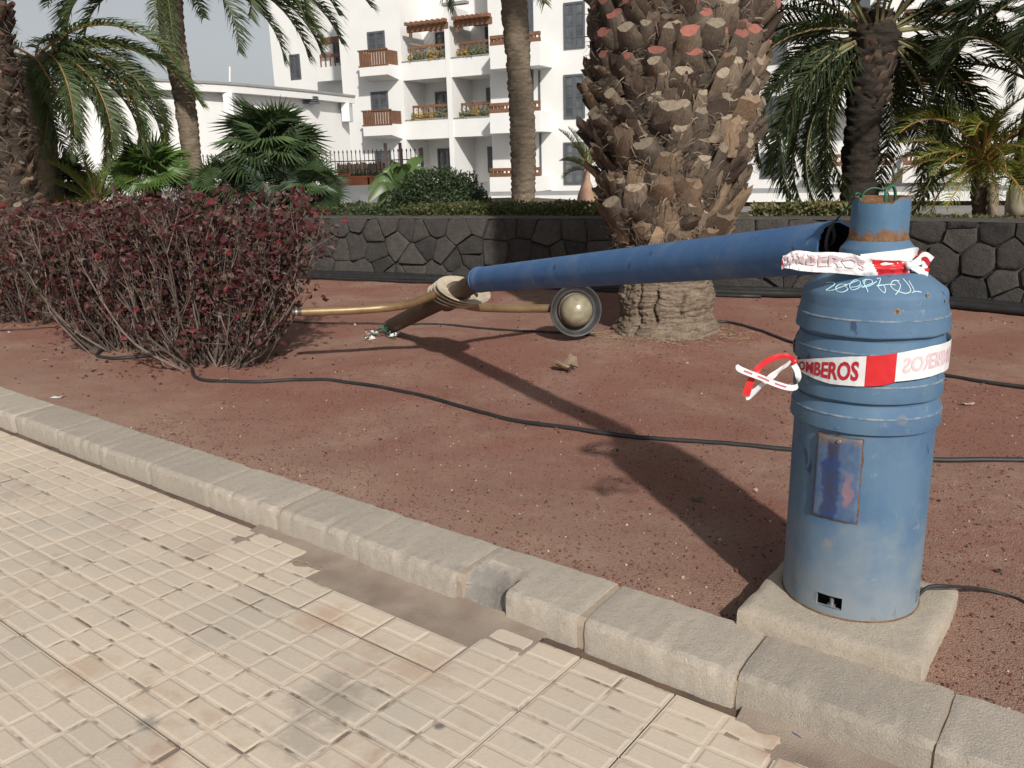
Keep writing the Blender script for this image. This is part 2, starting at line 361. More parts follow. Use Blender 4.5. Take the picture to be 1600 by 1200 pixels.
# ---- kerb: mortar bed and a stone each
JO = [-8.0, -7.49, -6.98, -6.46, -5.92, -5.38, -4.83, -4.35, -3.845, -3.335, -2.83, -2.32, -1.81, -1.29, -.776, -.27, .24, .76, 1.28]
km = MB()
for k, sj in enumerate(JO):
    prof_m = [(1.976 + U(0, .006), -.055), (1.978, .078), (1.994, .096 + U(-.002, .006)), (2.21, .110), (2.21, -.055)]; w = .02 if k != 13 else .022
    km.add([kb(sj - w, *p) for p in prof_m] + [kb(sj + w, *p) for p in prof_m], [(k_, (k_ + 1) % 5, 5 + (k_ + 1) % 5, 5 + k_) for k_ in range(5)] + [(4, 3, 2, 1, 0), (5, 6, 7, 8, 9)])
kerb = tag(km.build('kerb', MT['mortar']), kind='structure')
PK = [(1.968, -.055), (1.968, -.02), (1.969, .02), (1.970, .060), (1.9715, .088), (1.977, .0995), (1.990, .1065), (2.06, .111), (2.12, .114), (2.18, .117), (2.218, .1175), (2.232, .108), (2.236, .06), (2.236, -.055)]
for k in range(len(JO) - 1):
    s0, s1 = JO[k] + (.006 if k != 13 else .016), JO[k + 1] - (.006 if k != 12 else .016)
    if abs(JO[k + 1] + .27) < .01: s1 += .0045
    n = 44; m = MB(); V = []
    wob = U(-.004, .004); tilt = U(-.003, .003)
    for i in range(n + 1):
        u = i / n; s = s0 + (s1 - s0) * u
        er = .004 * max(0, 1 - min(u, 1 - u) / .05)        # worn ends
        for q, (o, z) in enumerate(PK):
            dd = .0035 * nz(s * 30, o * 30, z * 30) + .002 * nz(s * 6, o * 6, z * 6 + 4)
            oo = o + wob + dd * (1 if q < 7 else .3) + er * (1 if q < 7 else 0) * .8
            zz = z + tilt * (u - .5) + dd * (.8 if q > 3 else 0) - (er * .8 if q > 4 else 0)
            if q in (4, 5, 6): c = max(0, nz(s * 13, 7.7, k) - .12) * .022 + max(0, nz(s * 40, 3.1, k)) * .004; oo += c; zz -= c * .6   # chipped arris
            rr = math.hypot((s + 1.69) / .13, ((oo - 1.968) * .8 + max(0, .062 - zz) * 1.0) / .115)      # the scooped-out hole
            if rr < 1 and q <= 10:
                f = (1 - rr * rr) ** .8 * (1 if s < -1.62 else max(0, 1 - (s + 1.62) / .03) ** .5)
                oo += f * .060 * max(0, 1 - (o - 1.968) / .14); zz -= f * .050 * (1 if q > 3 else 0)
            V.append(kb(s + (.004 * nz(z * 15, o * 15, k * 3.1) if i in (0, n) else 0), oo, zz))
    c = len(PK)
    F = [(i * c + q, (i + 1) * c + q, (i + 1) * c + q + 1, i * c + q + 1) for i in range(n) for q in range(c - 1)]
    F += [tuple(range(c)), tuple(range((n + 1) * c - 1, n * c - 1, -1))]
    m.add(V, F); m.build('kerb_stone', MT['kerb'], kerb, smooth=22)

# ---- red gravel bed
PALM = gnd(1043, 528, BED) + Vector((.02, .22, 0)); PALM.z = BED
def bed_z(p):
    d = math.hypot(p.x - PALM.x, p.y - PALM.y)
    o = p.dot(KB)
    z = BED - .006 + .012 * nz(p.x * 1.7, p.y * 1.7) + .007 * nz(p.x * 6, p.y * 6, 2) + .0035 * nz(p.x * 25, p.y * 25, 5)
    z += .05 * math.exp(-(d / .75) ** 2)
    z -= .016 * max(0, 1 - (o - 2.22) / .15) * (.6 + .4 * nz(p.x * 8, p.y * 8, 9))
    return z
bd = MB()
def bedfn(u, v):
    o = 2.205 + 11.5 * (v ** 1.7); s = -13 + 19 * u
    p = kb(s, o, 0); p.z = bed_z(p); return p
bd.grid(330, 190, bedfn)
bed = tag(bd.build('gravel_bed', MT['picon'], smooth=True), kind='structure')
# loose pebbles of the bed
def pebble_scatter(name, n, mats, smin, smax, ofun, wts=(1,), par=None):
    m = MB(); k = 0
    while k < n:
        s, o, sc = ofun(); p = kb(s, o, 0); 
        P3 = p - CAM; w = P3.dot(FW); k += 1
        p.z = bed_z(p); r = smin + (smax - smin) * rng.random() ** 3; r *= sc
        q = Quaternion((rng.gauss(0, 1), rng.gauss(0, 1), rng.gauss(0, 1), rng.gauss(0, 1))).normalized()
        V = [q @ Vector(v) for v in ((1, 0, 0), (-1, 0, .1), (0, 1, 0), (0, -.9, 0), (0, 0, .8), (.1, 0, -.8))]
        V = [p + Vector((v.x * r * U(.7, 1.2), v.y * r * U(.7, 1.2), v.z * r * U(.6, 1) + r * .25)) for v in V]
        m.add(V, [(0, 2, 4), (2, 1, 4), (1, 3, 4), (3, 0, 4), (2, 0, 5), (1, 2, 5), (3, 1, 5), (0, 3, 5)], rng.choices(range(len(wts)), wts)[0])
    return tag(m.build(name, mats), kind='stuff')
PEB = [simple('dark_red_pebble', (.20, .075, .058), (.12, .05, .042), 30, .95, rvar=0), simple('black_pebble', (.06, .04, .037), rough=.95, rvar=0), simple('pale_chip', (.5, .40, .31), (.42, .3, .22), 30, .9, rvar=0), simple('red_pebble', (.235, .10, .075), rough=.95, rvar=0)]
def near(): s = U(-4.6, .8); o = 2.24 + 3.4 * rng.random() ** 1.6; return s, o, 1
def far(): s = U(-9, 1.5); o = 2.24 + 8 * rng.random(); return s, o, 1
pebble_scatter('gravel', 30000, PEB, .0014, .0075, near, (5, 1.4, .35, 3))
pebble_scatter('gravel', 5000, PEB, .003, .015, far, (5, 1.6, .3, 3))

# ---- planted strip behind the wall
WB = [(-9.2, 14.6), (-6.0, 12.9), (-2.27, 11.13), (-.85, 10.45), (.19, 9.94), (1.04, 9.42), (2.28, 8.82), (3.01, 8.52), (4.12, 7.73), (4.62, 7.2), (6.2, 5.2), (7.4, 3.2)]
WB = [Vector((x, y, 0)) for x, y in WB]
def wall_at(s):
    for a, b in zip(WB, WB[1:]):
        l = (b - a).length
        if s <= l or b is WB[-1]:
            t = (b - a).normalized(); return a + t * s, t
        s -= l
def wall_len(): return sum((b - a).length for a, b in zip(WB, WB[1:]))
def wall_pos(s):
    p, _ = wall_at(s); _, ta = wall_at(max(0, s - .35)); _, tb = wall_at(min(wall_len() - .01, s + .35)); t = (ta + tb).normalized()
    return p, t, Vector((t.y, -t.x, 0))                    # normal towards the camera side
WL = wall_len()
ts = MB(); wid = [4.6, 4.4, 4.2, 5.2, 6.6, 5.0, 2.4, 1.6, 1.25, 1.2, 1.2, 1.2]
nn = 80
def terr(u, v):
    s = u * (WL - .02); p, t, n = wall_pos(s); k = u * (len(wid) - 1); i = min(int(k), len(wid) - 2); w = wid[i] + (wid[i + 1] - wid[i]) * (k - i)
    q = p - n * (.33 + (w - .33) * v); q.z = .845 + .02 * nz(q.x * 2, q.y * 2); return q
ts.grid(nn, 12, terr)
def terr2(u, v): q = terr(u, 1); q.z = .845 - v * .95; return q
ts.grid(nn, 2, terr2)
tag(ts.build('planted_terrace', MT['soil'], smooth=40), kind='structure')

# =================================================================== STONE WALL
ZT = .885
wall = thing('stone_wall', 'low retaining wall of black volcanic stones behind the red bed', 'wall', (WB[4].x, WB[4].y, BED))
core = MB()
def corefn(off, z):
    return lambda u: (lambda p, t, n: Vector((p.x + n.x * off, p.y + n.y * off, z)))(*wall_pos(u * (WL - .02)))
ncw = 90
rows = [(-.006, -.03), (-.006, ZT - .012), (-.32, ZT - .012), (-.32, -.03)]
core.v = [tuple(corefn(o, z)(i / ncw)) for i in range(ncw + 1) for o, z in rows]
core.f = [(i * 4 + k, (i + 1) * 4 + k, (i + 1) * 4 + k + 1, i * 4 + k + 1) for i in range(ncw) for k in range(3)]; core.m = [0] * len(core.f)
core.build('mortar_core', MT['wallmortar'], wall)
cap = MB()
def capfn(u, v):
    s = u * (WL - .02); p, t, n = wall_pos(s); o = .012 - v * .34
    e = .02 * nz(s * 5, v * 3) * (1 if v in (0, 1) else .3)
    q = p + n * (o + e); q.z = ZT - .012 + .020 * (1 if 0 < v < 1 else 0.1) + .008 * nz(s * 8, v * 4, 3); return q
cap.grid(260, 6, capfn); cap.build('mortar_cap', MT['walltop'], wall, smooth=True)
def clip(poly, mx, my, nx, ny):
    out = []
    for (ax, ay), (bx, by) in zip(poly, poly[1:] + poly[:1]):
        da = (ax - mx) * nx + (ay - my) * ny; db = (bx - mx) * nx + (by - my) * ny
        if da <= 0: out.append((ax, ay))
        if (da < 0 < db) or (db < 0 < da):
            t = da / (da - db); out.append((ax + (bx - ax) * t, ay + (by - ay) * t))
    return out
srng = random.Random(21); sites = []
zb, zt = .03, ZT - .006
x = 0.0
rowh = (zt - zb) / 2.75
for r in range(3):
    x = srng.uniform(0, .2)
    while x < WL:
        w = srng.uniform(.15, .46); sites.append((x + w / 2, zb + rowh * (r + .45) + srng.uniform(-.09, .09))); x += w
for k in range(85): sites.append((srng.uniform(0, WL), srng.uniform(zb, zt)))     # small filler stones
sites = [a for k, a in enumerate(sites) if all((a[0] - b[0]) ** 2 + (a[1] - b[1]) ** 2 > .008 for b in sites[:k])]
for (cx, cy) in sites:
    poly = [(max(0, cx - .45), zb), (min(WL - .03, cx + .45), zb), (min(WL - .03, cx + .45), zt), (max(0, cx - .45), zt)]
    for (bx, by) in sites:
        if (bx, by) == (cx, cy) or abs(bx - cx) > .95: continue
        poly = clip(poly, (cx + bx) / 2, (cy + by) / 2, bx - cx, by - cy)
        if len(poly) < 3: break
    if len(poly) < 3: continue
    gx = sum(p[0] for p in poly) / len(poly); gy = sum(p[1] for p in poly) / len(poly)
    # break long edges unevenly, inset for the joint
    P2 = []
    for (ax, ay), (bx, by) in zip(poly, poly[1:] + poly[:1]):
        l = math.hypot(bx - ax, by - ay)
        if l < .015: P2.append((ax, ay)); continue
        k = 3 if l > .14 else 1
        for q in range(k):
            t = q / k; ex = ax + (bx - ax) * t; ey = ay + (by - ay) * t
            e = .010 * nz(ex * 17, ey * 17, cx) if 0 < q else -.014 * srng.random()
            d = math.hypot(ex - gx, ey - gy) or 1; P2.append((ex + (ex - gx) / d * e, ey + (ey - gy) / d * e))
    gap = srng.uniform(.0015, .006); dep = srng.uniform(.012, .046); tx, ty = srng.uniform(-.11, .11), srng.uniform(-.16, .06)
    def ringp(ins, dz):
        out = []
        for (ax, ay) in P2:
            d = math.hypot(ax - gx, ay - gy) or 1; f = max(.2, 1 - ins / d); ux, uy = gx + (ax - gx) * f, gy + (ay - gy) * f
            zz = dz + (0 if dz <= 0 else (ux - gx) * tx + (uy - gy) * ty + .008 * nz(ux * 12, uy * 12, 2))
            p, t, n = wall_pos(min(max(ux, 0), WL - .03)); q = p + n * zz; q.z = min(max(uy, zb - .02), zt); out.append(q)
        return out
    n = len(P2); V = ringp(gap, -.012) + ringp(gap + .001, dep * .62) + ringp(gap + .008, dep * .93) + ringp(gap + .045, dep)
    F = [(a * n + k, a * n + (k + 1) % n, (a + 1) * n + (k + 1) % n, (a + 1) * n + k) for a in range(3) for k in range(n)]
    p, t, nn_ = wall_pos(min(max(gx, 0), WL - .03)); c = p + nn_ * (dep + .004); c.z = gy; V.append(c)
    F += [(3 * n + k, 3 * n + (k + 1) % n, 4 * n) for k in range(n)]
    m = MB(); m.add(V, F); m.build('stone', MT['stone'], wall, smooth=55)

# =================================================================== LAMP-POST STUMP
SC = Vector((1.015, 2.30, 0))
stump = thing('lamp_post_stump', 'broken pale blue steel lamp post base standing on a concrete footing', 'lamp post', (SC.x, SC.y, .21))
def cyl(th, r, z): return Vector((SC.x + r * math.cos(th), SC.y + r * math.sin(th), z))
def hit(px, py, rf):
    """where the sight line of a photo pixel meets the stump surface (rf: radius, or function of z)"""
    d = ray(px, py); f = rf if callable(rf) else (lambda z: rf); r = f(1.0)
    for _ in range(12):
        a = d.x ** 2 + d.y ** 2; b = -2 * (d.x * SC.x + d.y * SC.y); c = SC.x ** 2 + SC.y ** 2 - r * r
        D = b * b - 4 * a * c
        t = (-b - math.sqrt(max(D, 0))) / (2 * a); p = CAM + d * t; r = f(p.z)
    return math.atan2(p.y - SC.y, p.x - SC.x), p.z
def body_r(z): return .1935 - (z - .21) * .007
FRONT = math.atan2(-SC.y, -SC.x)
# body with an opening at the foot
o_t = [hit(1276, 924, body_r), hit(1316, 936, body_r), hit(1314, 955, body_r), hit(1280, 944, body_r)]
o_th0, o_th1, o_z0, o_z1 = o_t[0][0], o_t[1][0], o_t[2][1] + .002, o_t[1][1]
o2_th, o2_z = hit(1431, 935, body_r)
NB = 140
ths = sorted([2 * math.pi * i / NB - math.pi for i in range(NB)] + [o_th0, o_th1, o2_th - .03, o2_th + .12])
zs = sorted([.21, .2145, .235, o_z0, o_z1, .35, .45, .55, .65, .72, .765])
b = MB(); n = len(ths)
def bz(z, th): return z + (.003 * nz(th * 9, 3) - .001 if z < .2101 else 0)
for z in zs:
    for th in ths: b.v.append(tuple(cyl(th, body_r(z) + .0012 * nz(th * 3, z * 5), bz(z, th))))
def is_open(th, z): return o_z0 < z < o_z1 and (o_th0 < th < o_th1 or o2_th - .03 < th < o2_th + .12)
for i in range(len(zs) - 1):
    for j in range(n):
        th = (ths[j] + (ths[(j + 1) % n] if j < n - 1 else ths[0] + 2 * math.pi)) / 2
        if is_open(th, (zs[i] + zs[i + 1]) / 2): continue
        b.f.append((i * n + j, i * n + (j + 1) % n, (i + 1) * n + (j + 1) % n, (i + 1) * n + j)); b.m.append(0)
b.build('body', MT['blue'], stump, smooth=40)
b = MB()                                                   # edge thickness of the openings, then the inner shell
for t0, t1 in ((o_th0, o_th1), (o2_th - .03, o2_th + .12)):
    e = [(t0, o_z0), (t1, o_z0), (t1, o_z1), (t0, o_z1)]
    V = [cyl(t, body_r(z), z) for t, z in e] + [cyl(t, body_r(z) - .009, z) for t, z in e]
    b.add(V, [(k, 4 + k, 4 + (k + 1) % 4, (k + 1) % 4) for k in range(4)], 0)
b.lathe([(.150, .212), (.150, .40)], 40, 1, (SC.x, SC.y, 0))
b.build('inner_shell', [MT['blue'], MT['hole']], stump)
tb = (o_th0 * .45 + o_th1 * .55); b = MB(); c = cyl(tb, .172, 0)
b.tube([(c.x, c.y, .205), (c.x, c.y, .262)], .006, 10); b.tube([(c.x, c.y, .226), (c.x, c.y, .240)], .013, 6); b.lathe([(.018, .222), (.018, .226)], 16, 0, (c.x, c.y, 0))
b.build('anchor_bolt', MT['steel'], stump, smooth=40)
b = MB(); b.lathe([(.1955, .2085), (.1960, .212), (.1940, .2145)], 96, 0, (SC.x, SC.y, 0))
for k, v in enumerate(b.v):
    th = math.atan2(v[1] - SC.y, v[0] - SC.x); f = max(0, nz(th * 5, 8)) * .01; b.v[k] = (v[0] + math.cos(th) * f * .3, v[1] + math.sin(th) * f * .3, v[2])
b.build('rust_line', MT['rust'], stump, smooth=True)
# four skirts and the necks between them
for zr, zbm, rr, rb in ((.815, .770, .2005, .2015), (.902, .857, .1975, .1985), (.990, .946, .1985, .2000), (1.079, 1.034, .1975, .2005)):
    b = MB(); b.lathe([(.1865, zr + .0315), (.1885, zr + .030), (rr - .0030, zr + .0025), (rr - .0008, zr - .0005), (rb, zbm + .004), (rb - .001, zbm), (rb - .005, zbm + .0005), (.182, zbm + .010)], 120, 0, (SC.x, SC.y, 0))
    b.v = [((x - SC.x) * (1 + .004 * nz(math.atan2(y - SC.y, x - SC.x) * 3, zr * 9)) + SC.x, (y - SC.y) * (1 + .004 * nz(math.atan2(y - SC.y, x - SC.x) * 3, zr * 9)) + SC.y, z + .0015 * nz(math.atan2(y - SC.y, x - SC.x) * 4, zr * 3)) for x, y, z in b.v]
    skirt = b.build('skirt', MT['blue'], stump, smooth=18)
    b = MB(); b.lathe([(rr - .0024, zr + .0022), (rr + .0004, zr - .0004), (rr + .0006, zr - .0022)], 120, 0, (SC.x, SC.y, 0)); b.build('worn_edge', MT['worn'], skirt, smooth=True)
b = MB(); b.lathe([(.1845, .764), (.1855, 1.10)], 96, 0, (SC.x, SC.y, 0)); b.build('neck', MT['blue'], stump, smooth=True)
cone_r = lambda z: .186 if z < 1.139 else .186 - (z - 1.139) * (.186 - .124) / .048
b = MB(); b.lathe([(.1895, 1.098), (.1878, 1.130), (.186, 1.1365), (.183, 1.142), (.155, 1.1635), (.124, 1.187), (.100, 1.190)], 120, 0, (SC.x, SC.y, 0))
capo = b.build('cap', MT['blue'], stump, smooth=35)
b = MB(); b.lathe([(.098, 1.186), (.098, 1.240), (.0955, 1.251), (.088, 1.259), (.078, 1.2725), (.07, 1.273)], 80, 0, (SC.x, SC.y, 0))
b.build('collar', MT['blue'], stump, smooth=25)
b = MB(); NS = 120
def stub_top(th):
    d = (th - FRONT + math.pi) % (2 * math.pi) - math.pi
    z = 1.3875 + .0012 * nz(th * 7, 1)
    if -.85 < d < .62: z -= .0125 * min(1, (d + .85) / .2, (.62 - d) / .2) + .003 * nz(th * 22, 5)
    return z
for row in range(8):
    for j in range(NS):
        th = 2 * math.pi * j / NS; zt_ = stub_top(th)
        if row < 4: p = cyl(th, .0752 + .0006 * nz(th * 2, row), 1.2715 + (zt_ - .004 - 1.2715) * row / 3)
        elif row == 4: p = cyl(th, .0745 + .002 * nz(th * 19, 3), zt_)
        elif row == 5: p = cyl(th, .0675, zt_ - .002 + .002 * nz(th * 23, 4))
        else: p = cyl(th, .0672, zt_ - (.03 if row == 6 else .11))
        b.v.append(tuple(p))
for i in range(7):
    for j in range(NS):
        b.f.append((i * NS + j, i * NS + (j + 1) % NS, (i + 1) * NS + (j + 1) % NS, (i + 1) * NS + j)); b.m.append(0 if i < 3 else 1)
b.build('stub', [MT['bluestub'], MT['rust']], stump, smooth=40)
b = MB(); b.lathe([(.0785, 1.270), (.0778, 1.278), (.0755, 1.284)], 80, 0, (SC.x, SC.y, 0))
b.v = [(x, y, z + (.004 * nz(math.atan2(y - SC.y, x - SC.x) * 8, 2) if z > 1.275 else 0)) for x, y, z in b.v]
b.build('rust_line', MT['rust'], stump, smooth=True)
# green wires out of the broken top
def smooth_path(pts, n=8):
    pts = [Vector(p) for p in pts]; out = []
    for i in range(len(pts) - 1):
        p0 = pts[max(i - 1, 0)]; p1 = pts[i]; p2 = pts[i + 1]; p3 = pts[min(i + 2, len(pts) - 1)]
        for k in range(n):
            t = k / n; out.append(.5 * ((2 * p1) + (p2 - p0) * t + (2 * p0 - 5 * p1 + 4 * p2 - p3) * t * t + (3 * p1 - p0 - 3 * p2 + p3) * t ** 3))
    out.append(pts[-1]); return out
b = MB(); YT = 2.28
b.tube(smooth_path([at(1345, 325, YT), at(1349, 303, YT), at(1362, 294, YT), at(1378, 296, YT), at(1388, 303, YT), at(1392, 325, YT)]), .0022, 8)
b.build('wire', MT['green'], stump, smooth=True)
b = MB(); b.tube(smooth_path([at(1384, 330, YT - .02), at(1384, 300, YT - .02), at(1390, 292, YT - .01), at(1396, 292, YT), at(1399, 303, YT + .01), at(1398, 325, YT + .02)]), .0042, 8)
b.build('wire', MT['green'], stump, smooth=True)
b = MB(); b.tube(smooth_path([at(1350, 318, 2.30), at(1343, 303.5, 2.29), at(1336, 304, 2.285), at(1329, 318, 2.33), at(1317, 332, 2.40), at(1306, 345, 2.48), at(1300, 360, 2.53)]), .0030, 8)
b.build('wire', MT['green'], stump, smooth=True)
# inspection hatch
HC = [hit(1279, 675, body_r), hit(1348, 686, body_r), hit(1338, 816, body_r), hit(1272, 804, body_r)]
ht0, ht1 = (HC[0][0] + HC[3][0]) / 2, (HC[1][0] + HC[2][0]) / 2; hz1, hz0 = min(.767, (HC[0][1] + HC[1][1]) / 2), (HC[2][1] + HC[3][1]) / 2
def m_hatch():
    m = NT('gouged_blue_hatch_paint'); sep = m.n.new('ShaderNodeSeparateXYZ'); m.L(m.tc.outputs['Generated'], sep.inputs[0])
    gx = m.math('ADD', sep.outputs[0], m.rng(m.noise(22, 4), .2, .8, -.14, .14)); gz = sep.outputs[2]
    c = m.mix(m.rng(m.noise(30, 5, .7), .35, .65), (.05, .095, .19), (.09, .13, .21))
    band = m.math('MULTIPLY', m.rng(gx, .12, .18), m.rng(gx, .46, .55, 1, 0))
    c = m.mix(m.math('MULTIPLY', band, m.rng(gz, .90, .97, 1, 0)), c, m.mix(m.rng(m.noise(18, 5), .35, .65), (.022, .05, .16), (.045, .05, .085)))
    pk = m.math('MULTIPLY', m.rng(gx, .60, .66), m.rng(gx, .78, .86, 1, 0)); pk = m.math('MULTIPLY', pk, m.math('MULTIPLY', m.rng(gz, .15, .25), m.rng(gz, .5, .62, 1, 0)))
    c = m.mix(m.math('MULTIPLY', pk, .6), c, (.30, .15, .16))
    c = m.mix(m.rng(m.math('ADD', gz, m.rng(m.noise(45, 4), .2, .8, -.12, .12)), .90, 1.0, 0, .7), c, (.20, .13, .075))
    m.bump(m.noise(30, 5), .3, .006); return m.done(c, .5, 0, .4)
b = MB(); e = .020; b.grid(40, 40, lambda u, v: cyl(ht0 - e * (1 + .7 * nz(v * 7, 1)) + (ht1 - ht0 + 2 * e * (1 + .7 * nz(v * 6, 5))) * u, body_r(hz0 + (hz1 - hz0) * v) + .0022, hz0 - .003 * (1 + .8 * nz(u * 6, 2)) + (hz1 - hz0 + .0045) * v)); 
b.build('hatch_seam', MT['rust'], stump, smooth=True)
b = MB()
def hatchfn(u, v):
    dent = -.0017 * math.exp(-((u - .30) / .13) ** 2) * min(1, 4 * v, 6 * (1 - v)) + .0012 * nz(u * 6, v * 9, 4)
    edge = 0 if 0 < u < 1 and 0 < v < 1 else -.0035
    z = hz0 + .0012 + (hz1 - hz0 - .0024) * v; return cyl(ht0 + (ht1 - ht0) * u, body_r(z) + .0085 + dent + edge, z)
b.grid(28, 40, hatchfn); hatch = b.build('hatch', m_hatch(), stump, smooth=60)
sth, sz = hit(1310, 691, .205); nrm = Vector((math.cos(sth), math.sin(sth), 0)); q = nrm.to_track_quat('Z', 'Y').to_matrix()
b = MB(); b.lathe([(.0001, .004), (.0045, .0035), (.0065, .001), (.0065, -.006)], 18, 0, cyl(sth, .2005, sz), q); b.build('screw', MT['steel'], hatch, smooth=40)
# rust spots
for px, py, r in ((1402, 487, .006), (1416, 494, .0042), (1451, 461, .0035), (1476, 470, .003), (1448, 492, .0012), (1424, 520, .001)):
    th, z = hit(px, py, lambda z: .1885 if z > 1.085 else .199); rad = (.1903 if z < 1.136 else .187)
    if z < 1.082: rad = .2006
    b = MB()
    for k, (f, mi) in enumerate(((1.5, 0), (.85, 1))):
        V = [cyl(th, rad + .0006 + k * .0005, z)]; nn = 14
        for j in range(nn):
            a = 2 * math.pi * j / nn; rr = r * f * (1 + .3 * nz(px + j * 1.7, k)); V.append(cyl(th + math.cos(a) * rr / rad, rad + .0006 + k * .0005, z + math.sin(a) * rr * 1.1))
        b.add(V, [(0, 1 + j, 1 + (j + 1) % nn) for j in range(nn)], k)
    b.build('rust_spot', [simple('rust_halo', (.30, .24, .15), (.2, .16, .1), 60, .9, rvar=0), MT['rust']], stump)
# marker scrawl on the sloping cap: strokes traced onto the cone
def conehit(px, py):
    d = ray(px, py); lo, hi = 2.0 / d.y, 2.4 / d.y
    for k in range(400):
        t = lo + (hi - lo) * k / 399; p = CAM + d * t
        if math.hypot(p.x - SC.x, p.y - SC.y) <= cone_r(p.z) and p.z < 1.19: break
    th = math.atan2(p.y - SC.y, p.x - SC.x); r = math.hypot(p.x - SC.x, p.y - SC.y)
    return p + Vector((math.cos(th) * .6, math.sin(th) * .6, .75)) * .0016
def zA(x, y): return (1200 + x / 5.333, 280 + y / 5.333)
strokes = [[(490, 868), (540, 862), (555, 880), (520, 905), (485, 930), (540, 928), (600, 905), (660, 885)],
           [(650, 880), (600, 880), (565, 905), (575, 935), (620, 945), (665, 920), (640, 890), (690, 870), (745, 850)],
           [(690, 905), (750, 895), (770, 865), (735, 842), (695, 862), (680, 895), (700, 925), (745, 915), (785, 885)],
           [(815, 835), (800, 880), (820, 915), (832, 945), (815, 900), (790, 850), (850, 840), (870, 865), (830, 885), (780, 905), (850, 890), (905, 855)],
           [(905, 835), (935, 830), (925, 870), (915, 900), (965, 950), (975, 915), (950, 885), (900, 895), (1000, 880), (1060, 885)],
           [(1090, 850), (1040, 850), (1020, 890), (1050, 925), (1100, 945), (1150, 955), (1185, 935), (1170, 890), (1120, 830)],
           [(1060, 965), (1085, 935), (1100, 890), (1075, 855)],
           [(1195, 950), (1230, 938), (1275, 945)], [(1170, 850), (1200, 900), (1215, 935)]]
b = MB()
for st in strokes:
    pts = [conehit(*zA(*q)) for q in st]; b.tube(smooth_path(pts, 6), .0015, 5)
b.build('marker_scrawl', MT['chalk'], stump, smooth=True)

# concrete footing
b = MB(); F0 = (-.868, -.352, 2.203, 2.705)
ft = MB(); nu = 34
def foot(u, v, z):
    s = F0[0] + (F0[1] - F0[0]) * u; o = F0[2] + (F0[3] - F0[2]) * v; e = .005 * nz(s * 9, o * 9, z * 15) + .002 * nz(s * 37, o * 37, z * 60)
    return s, o, e
def foot_top(u, v):
    s, o, e = foot(u, v, 0); ed = min(u, 1 - u, v, 1 - v)
    p = kb(s + (e if u in (0, 1) else 0), o + (e if v in (0, 1) else 0), .1745 + .0015 * nz(s * 30, o * 30) - (.007 + abs(e) if ed == 0 else .002 if ed < .04 else 0)); return p
ft.grid(nu, nu, foot_top)
for side in range(4):
    def sd_(t, w, side=side):
        u, v = ((t, 0), (1, t), (1 - t, 1), (0, 1 - t))[side]
        p = foot_top(min(max(u, 0), 1), min(max(v, 0), 1))
        if w == 0: return p
        s, o, e = foot(u, v, w); z = p.z - w * .115
        k = .003 + .003 * nz(s * 19, o * 19, z * 40); ctr = kb((F0[0] + F0[1]) / 2, (F0[2] + F0[3]) / 2, 0); rd = p - ctr; rd.z = 0; q = p + rd.normalized() * k; q.z = z; return q
    ft.grid(nu, 8, sd_)
foot_o = ft.build('concrete_footing', MT['slab'], smooth=45, origin=(SC.x, SC.y, .1)); tag(foot_o, 'square rough beige concrete footing under the blue stump', 'footing')

# =================================================================== BARRIER TAPES
def text_mesh(body, bold=.012):
    cu = bpy.data.curves.new('t', 'FONT'); cu.body = body; cu.size = 1; cu.offset = bold; cu.resolution_u = 3; cu.align_x = 'LEFT'
    ob = bpy.data.objects.new('t', cu); COL.objects.link(ob); bpy.context.view_layer.update()
    me = bpy.data.meshes.new_from_object(ob.evaluated_get(bpy.context.evaluated_depsgraph_get()))
    bm = bmesh.new(); bm.from_mesh(me); bmesh.ops.triangulate(bm, faces=bm.faces[:]); V = [v.co.copy() for v in bm.verts]; F = [tuple(v.index for v in f.verts) for f in bm.faces]; bm.free()
    bpy.data.objects.remove(ob); bpy.data.curves.remove(cu)
    x0 = min(v.x for v in V); x1 = max(v.x for v in V); y0 = min(v.y for v in V); y1 = max(v.y for v in V)
    return [((v.x - x0) / (x1 - x0), (v.y - y0) / (y1 - y0)) for v in V], F
TXT = text_mesh('BOMBEROS', .032)
def put_text(m, surf, u0, u1, v0, v1, mi, eps=.0012, flip=False):
    V = []
    for (x, y) in TXT[0]:
        u = (u1 + (u0 - u1) * x) if flip else (u0 + (u1 - u0) * x); v = v0 + (v1 - v0) * y
        p = surf(u, v); du = surf(u + .004, v) - p; dv = surf(u, v + .02) - p; n = du.cross(dv).normalized(); V.append(p + n * eps)
    m.add(V, TXT[1], mi)
# lower tape round the stump; u: 0 at the knot on the left, ~1 at the right edge, on round the back
lt = thing('barrier_tape', 'red and white barrier tape wound round the middle of the stump', 'barrier tape', (SC.x, SC.y, 1.0))
RT = .2035
tw = [(1243, 562, 574), (1256, 561, 583), (1275, 560, 592), (1300, 558.5, 600), (1330, 557, 603), (1357, 556.5, 604), (1385, 554, 602), (1404, 551, 596), (1430, 546, 593), (1455, 540.5, 588), (1471, 537, 582)]
tops = [hit(x, a, RT) for x, a, c in tw]; bots = [hit(x, c, RT) for x, a, c in tw]
tth = [t[0] for t in tops]; tth = [t if t <= 0 else t - 2 * math.pi for t in tth]
end_th = tth[0] + 2 * math.pi
tth2 = tth + [tth[-1] + .5, tth[-1] + 1.5, end_th - .8, end_th]; ztop = [t[1] for t in tops] + [tops[-1][1]] * 3 + [tops[0][1]]
zbot = [t[1] for t in bots] + [bots[-1][1]] * 2 + [bots[-1][1] + .02, bots[0][1]]
def interp(xs, ys, x):
    for k in range(len(xs) - 1):
        if x <= xs[k + 1] or k == len(xs) - 2:
            t = (x - xs[k]) / (xs[k + 1] - xs[k]); return ys[k] + (ys[k + 1] - ys[k]) * t
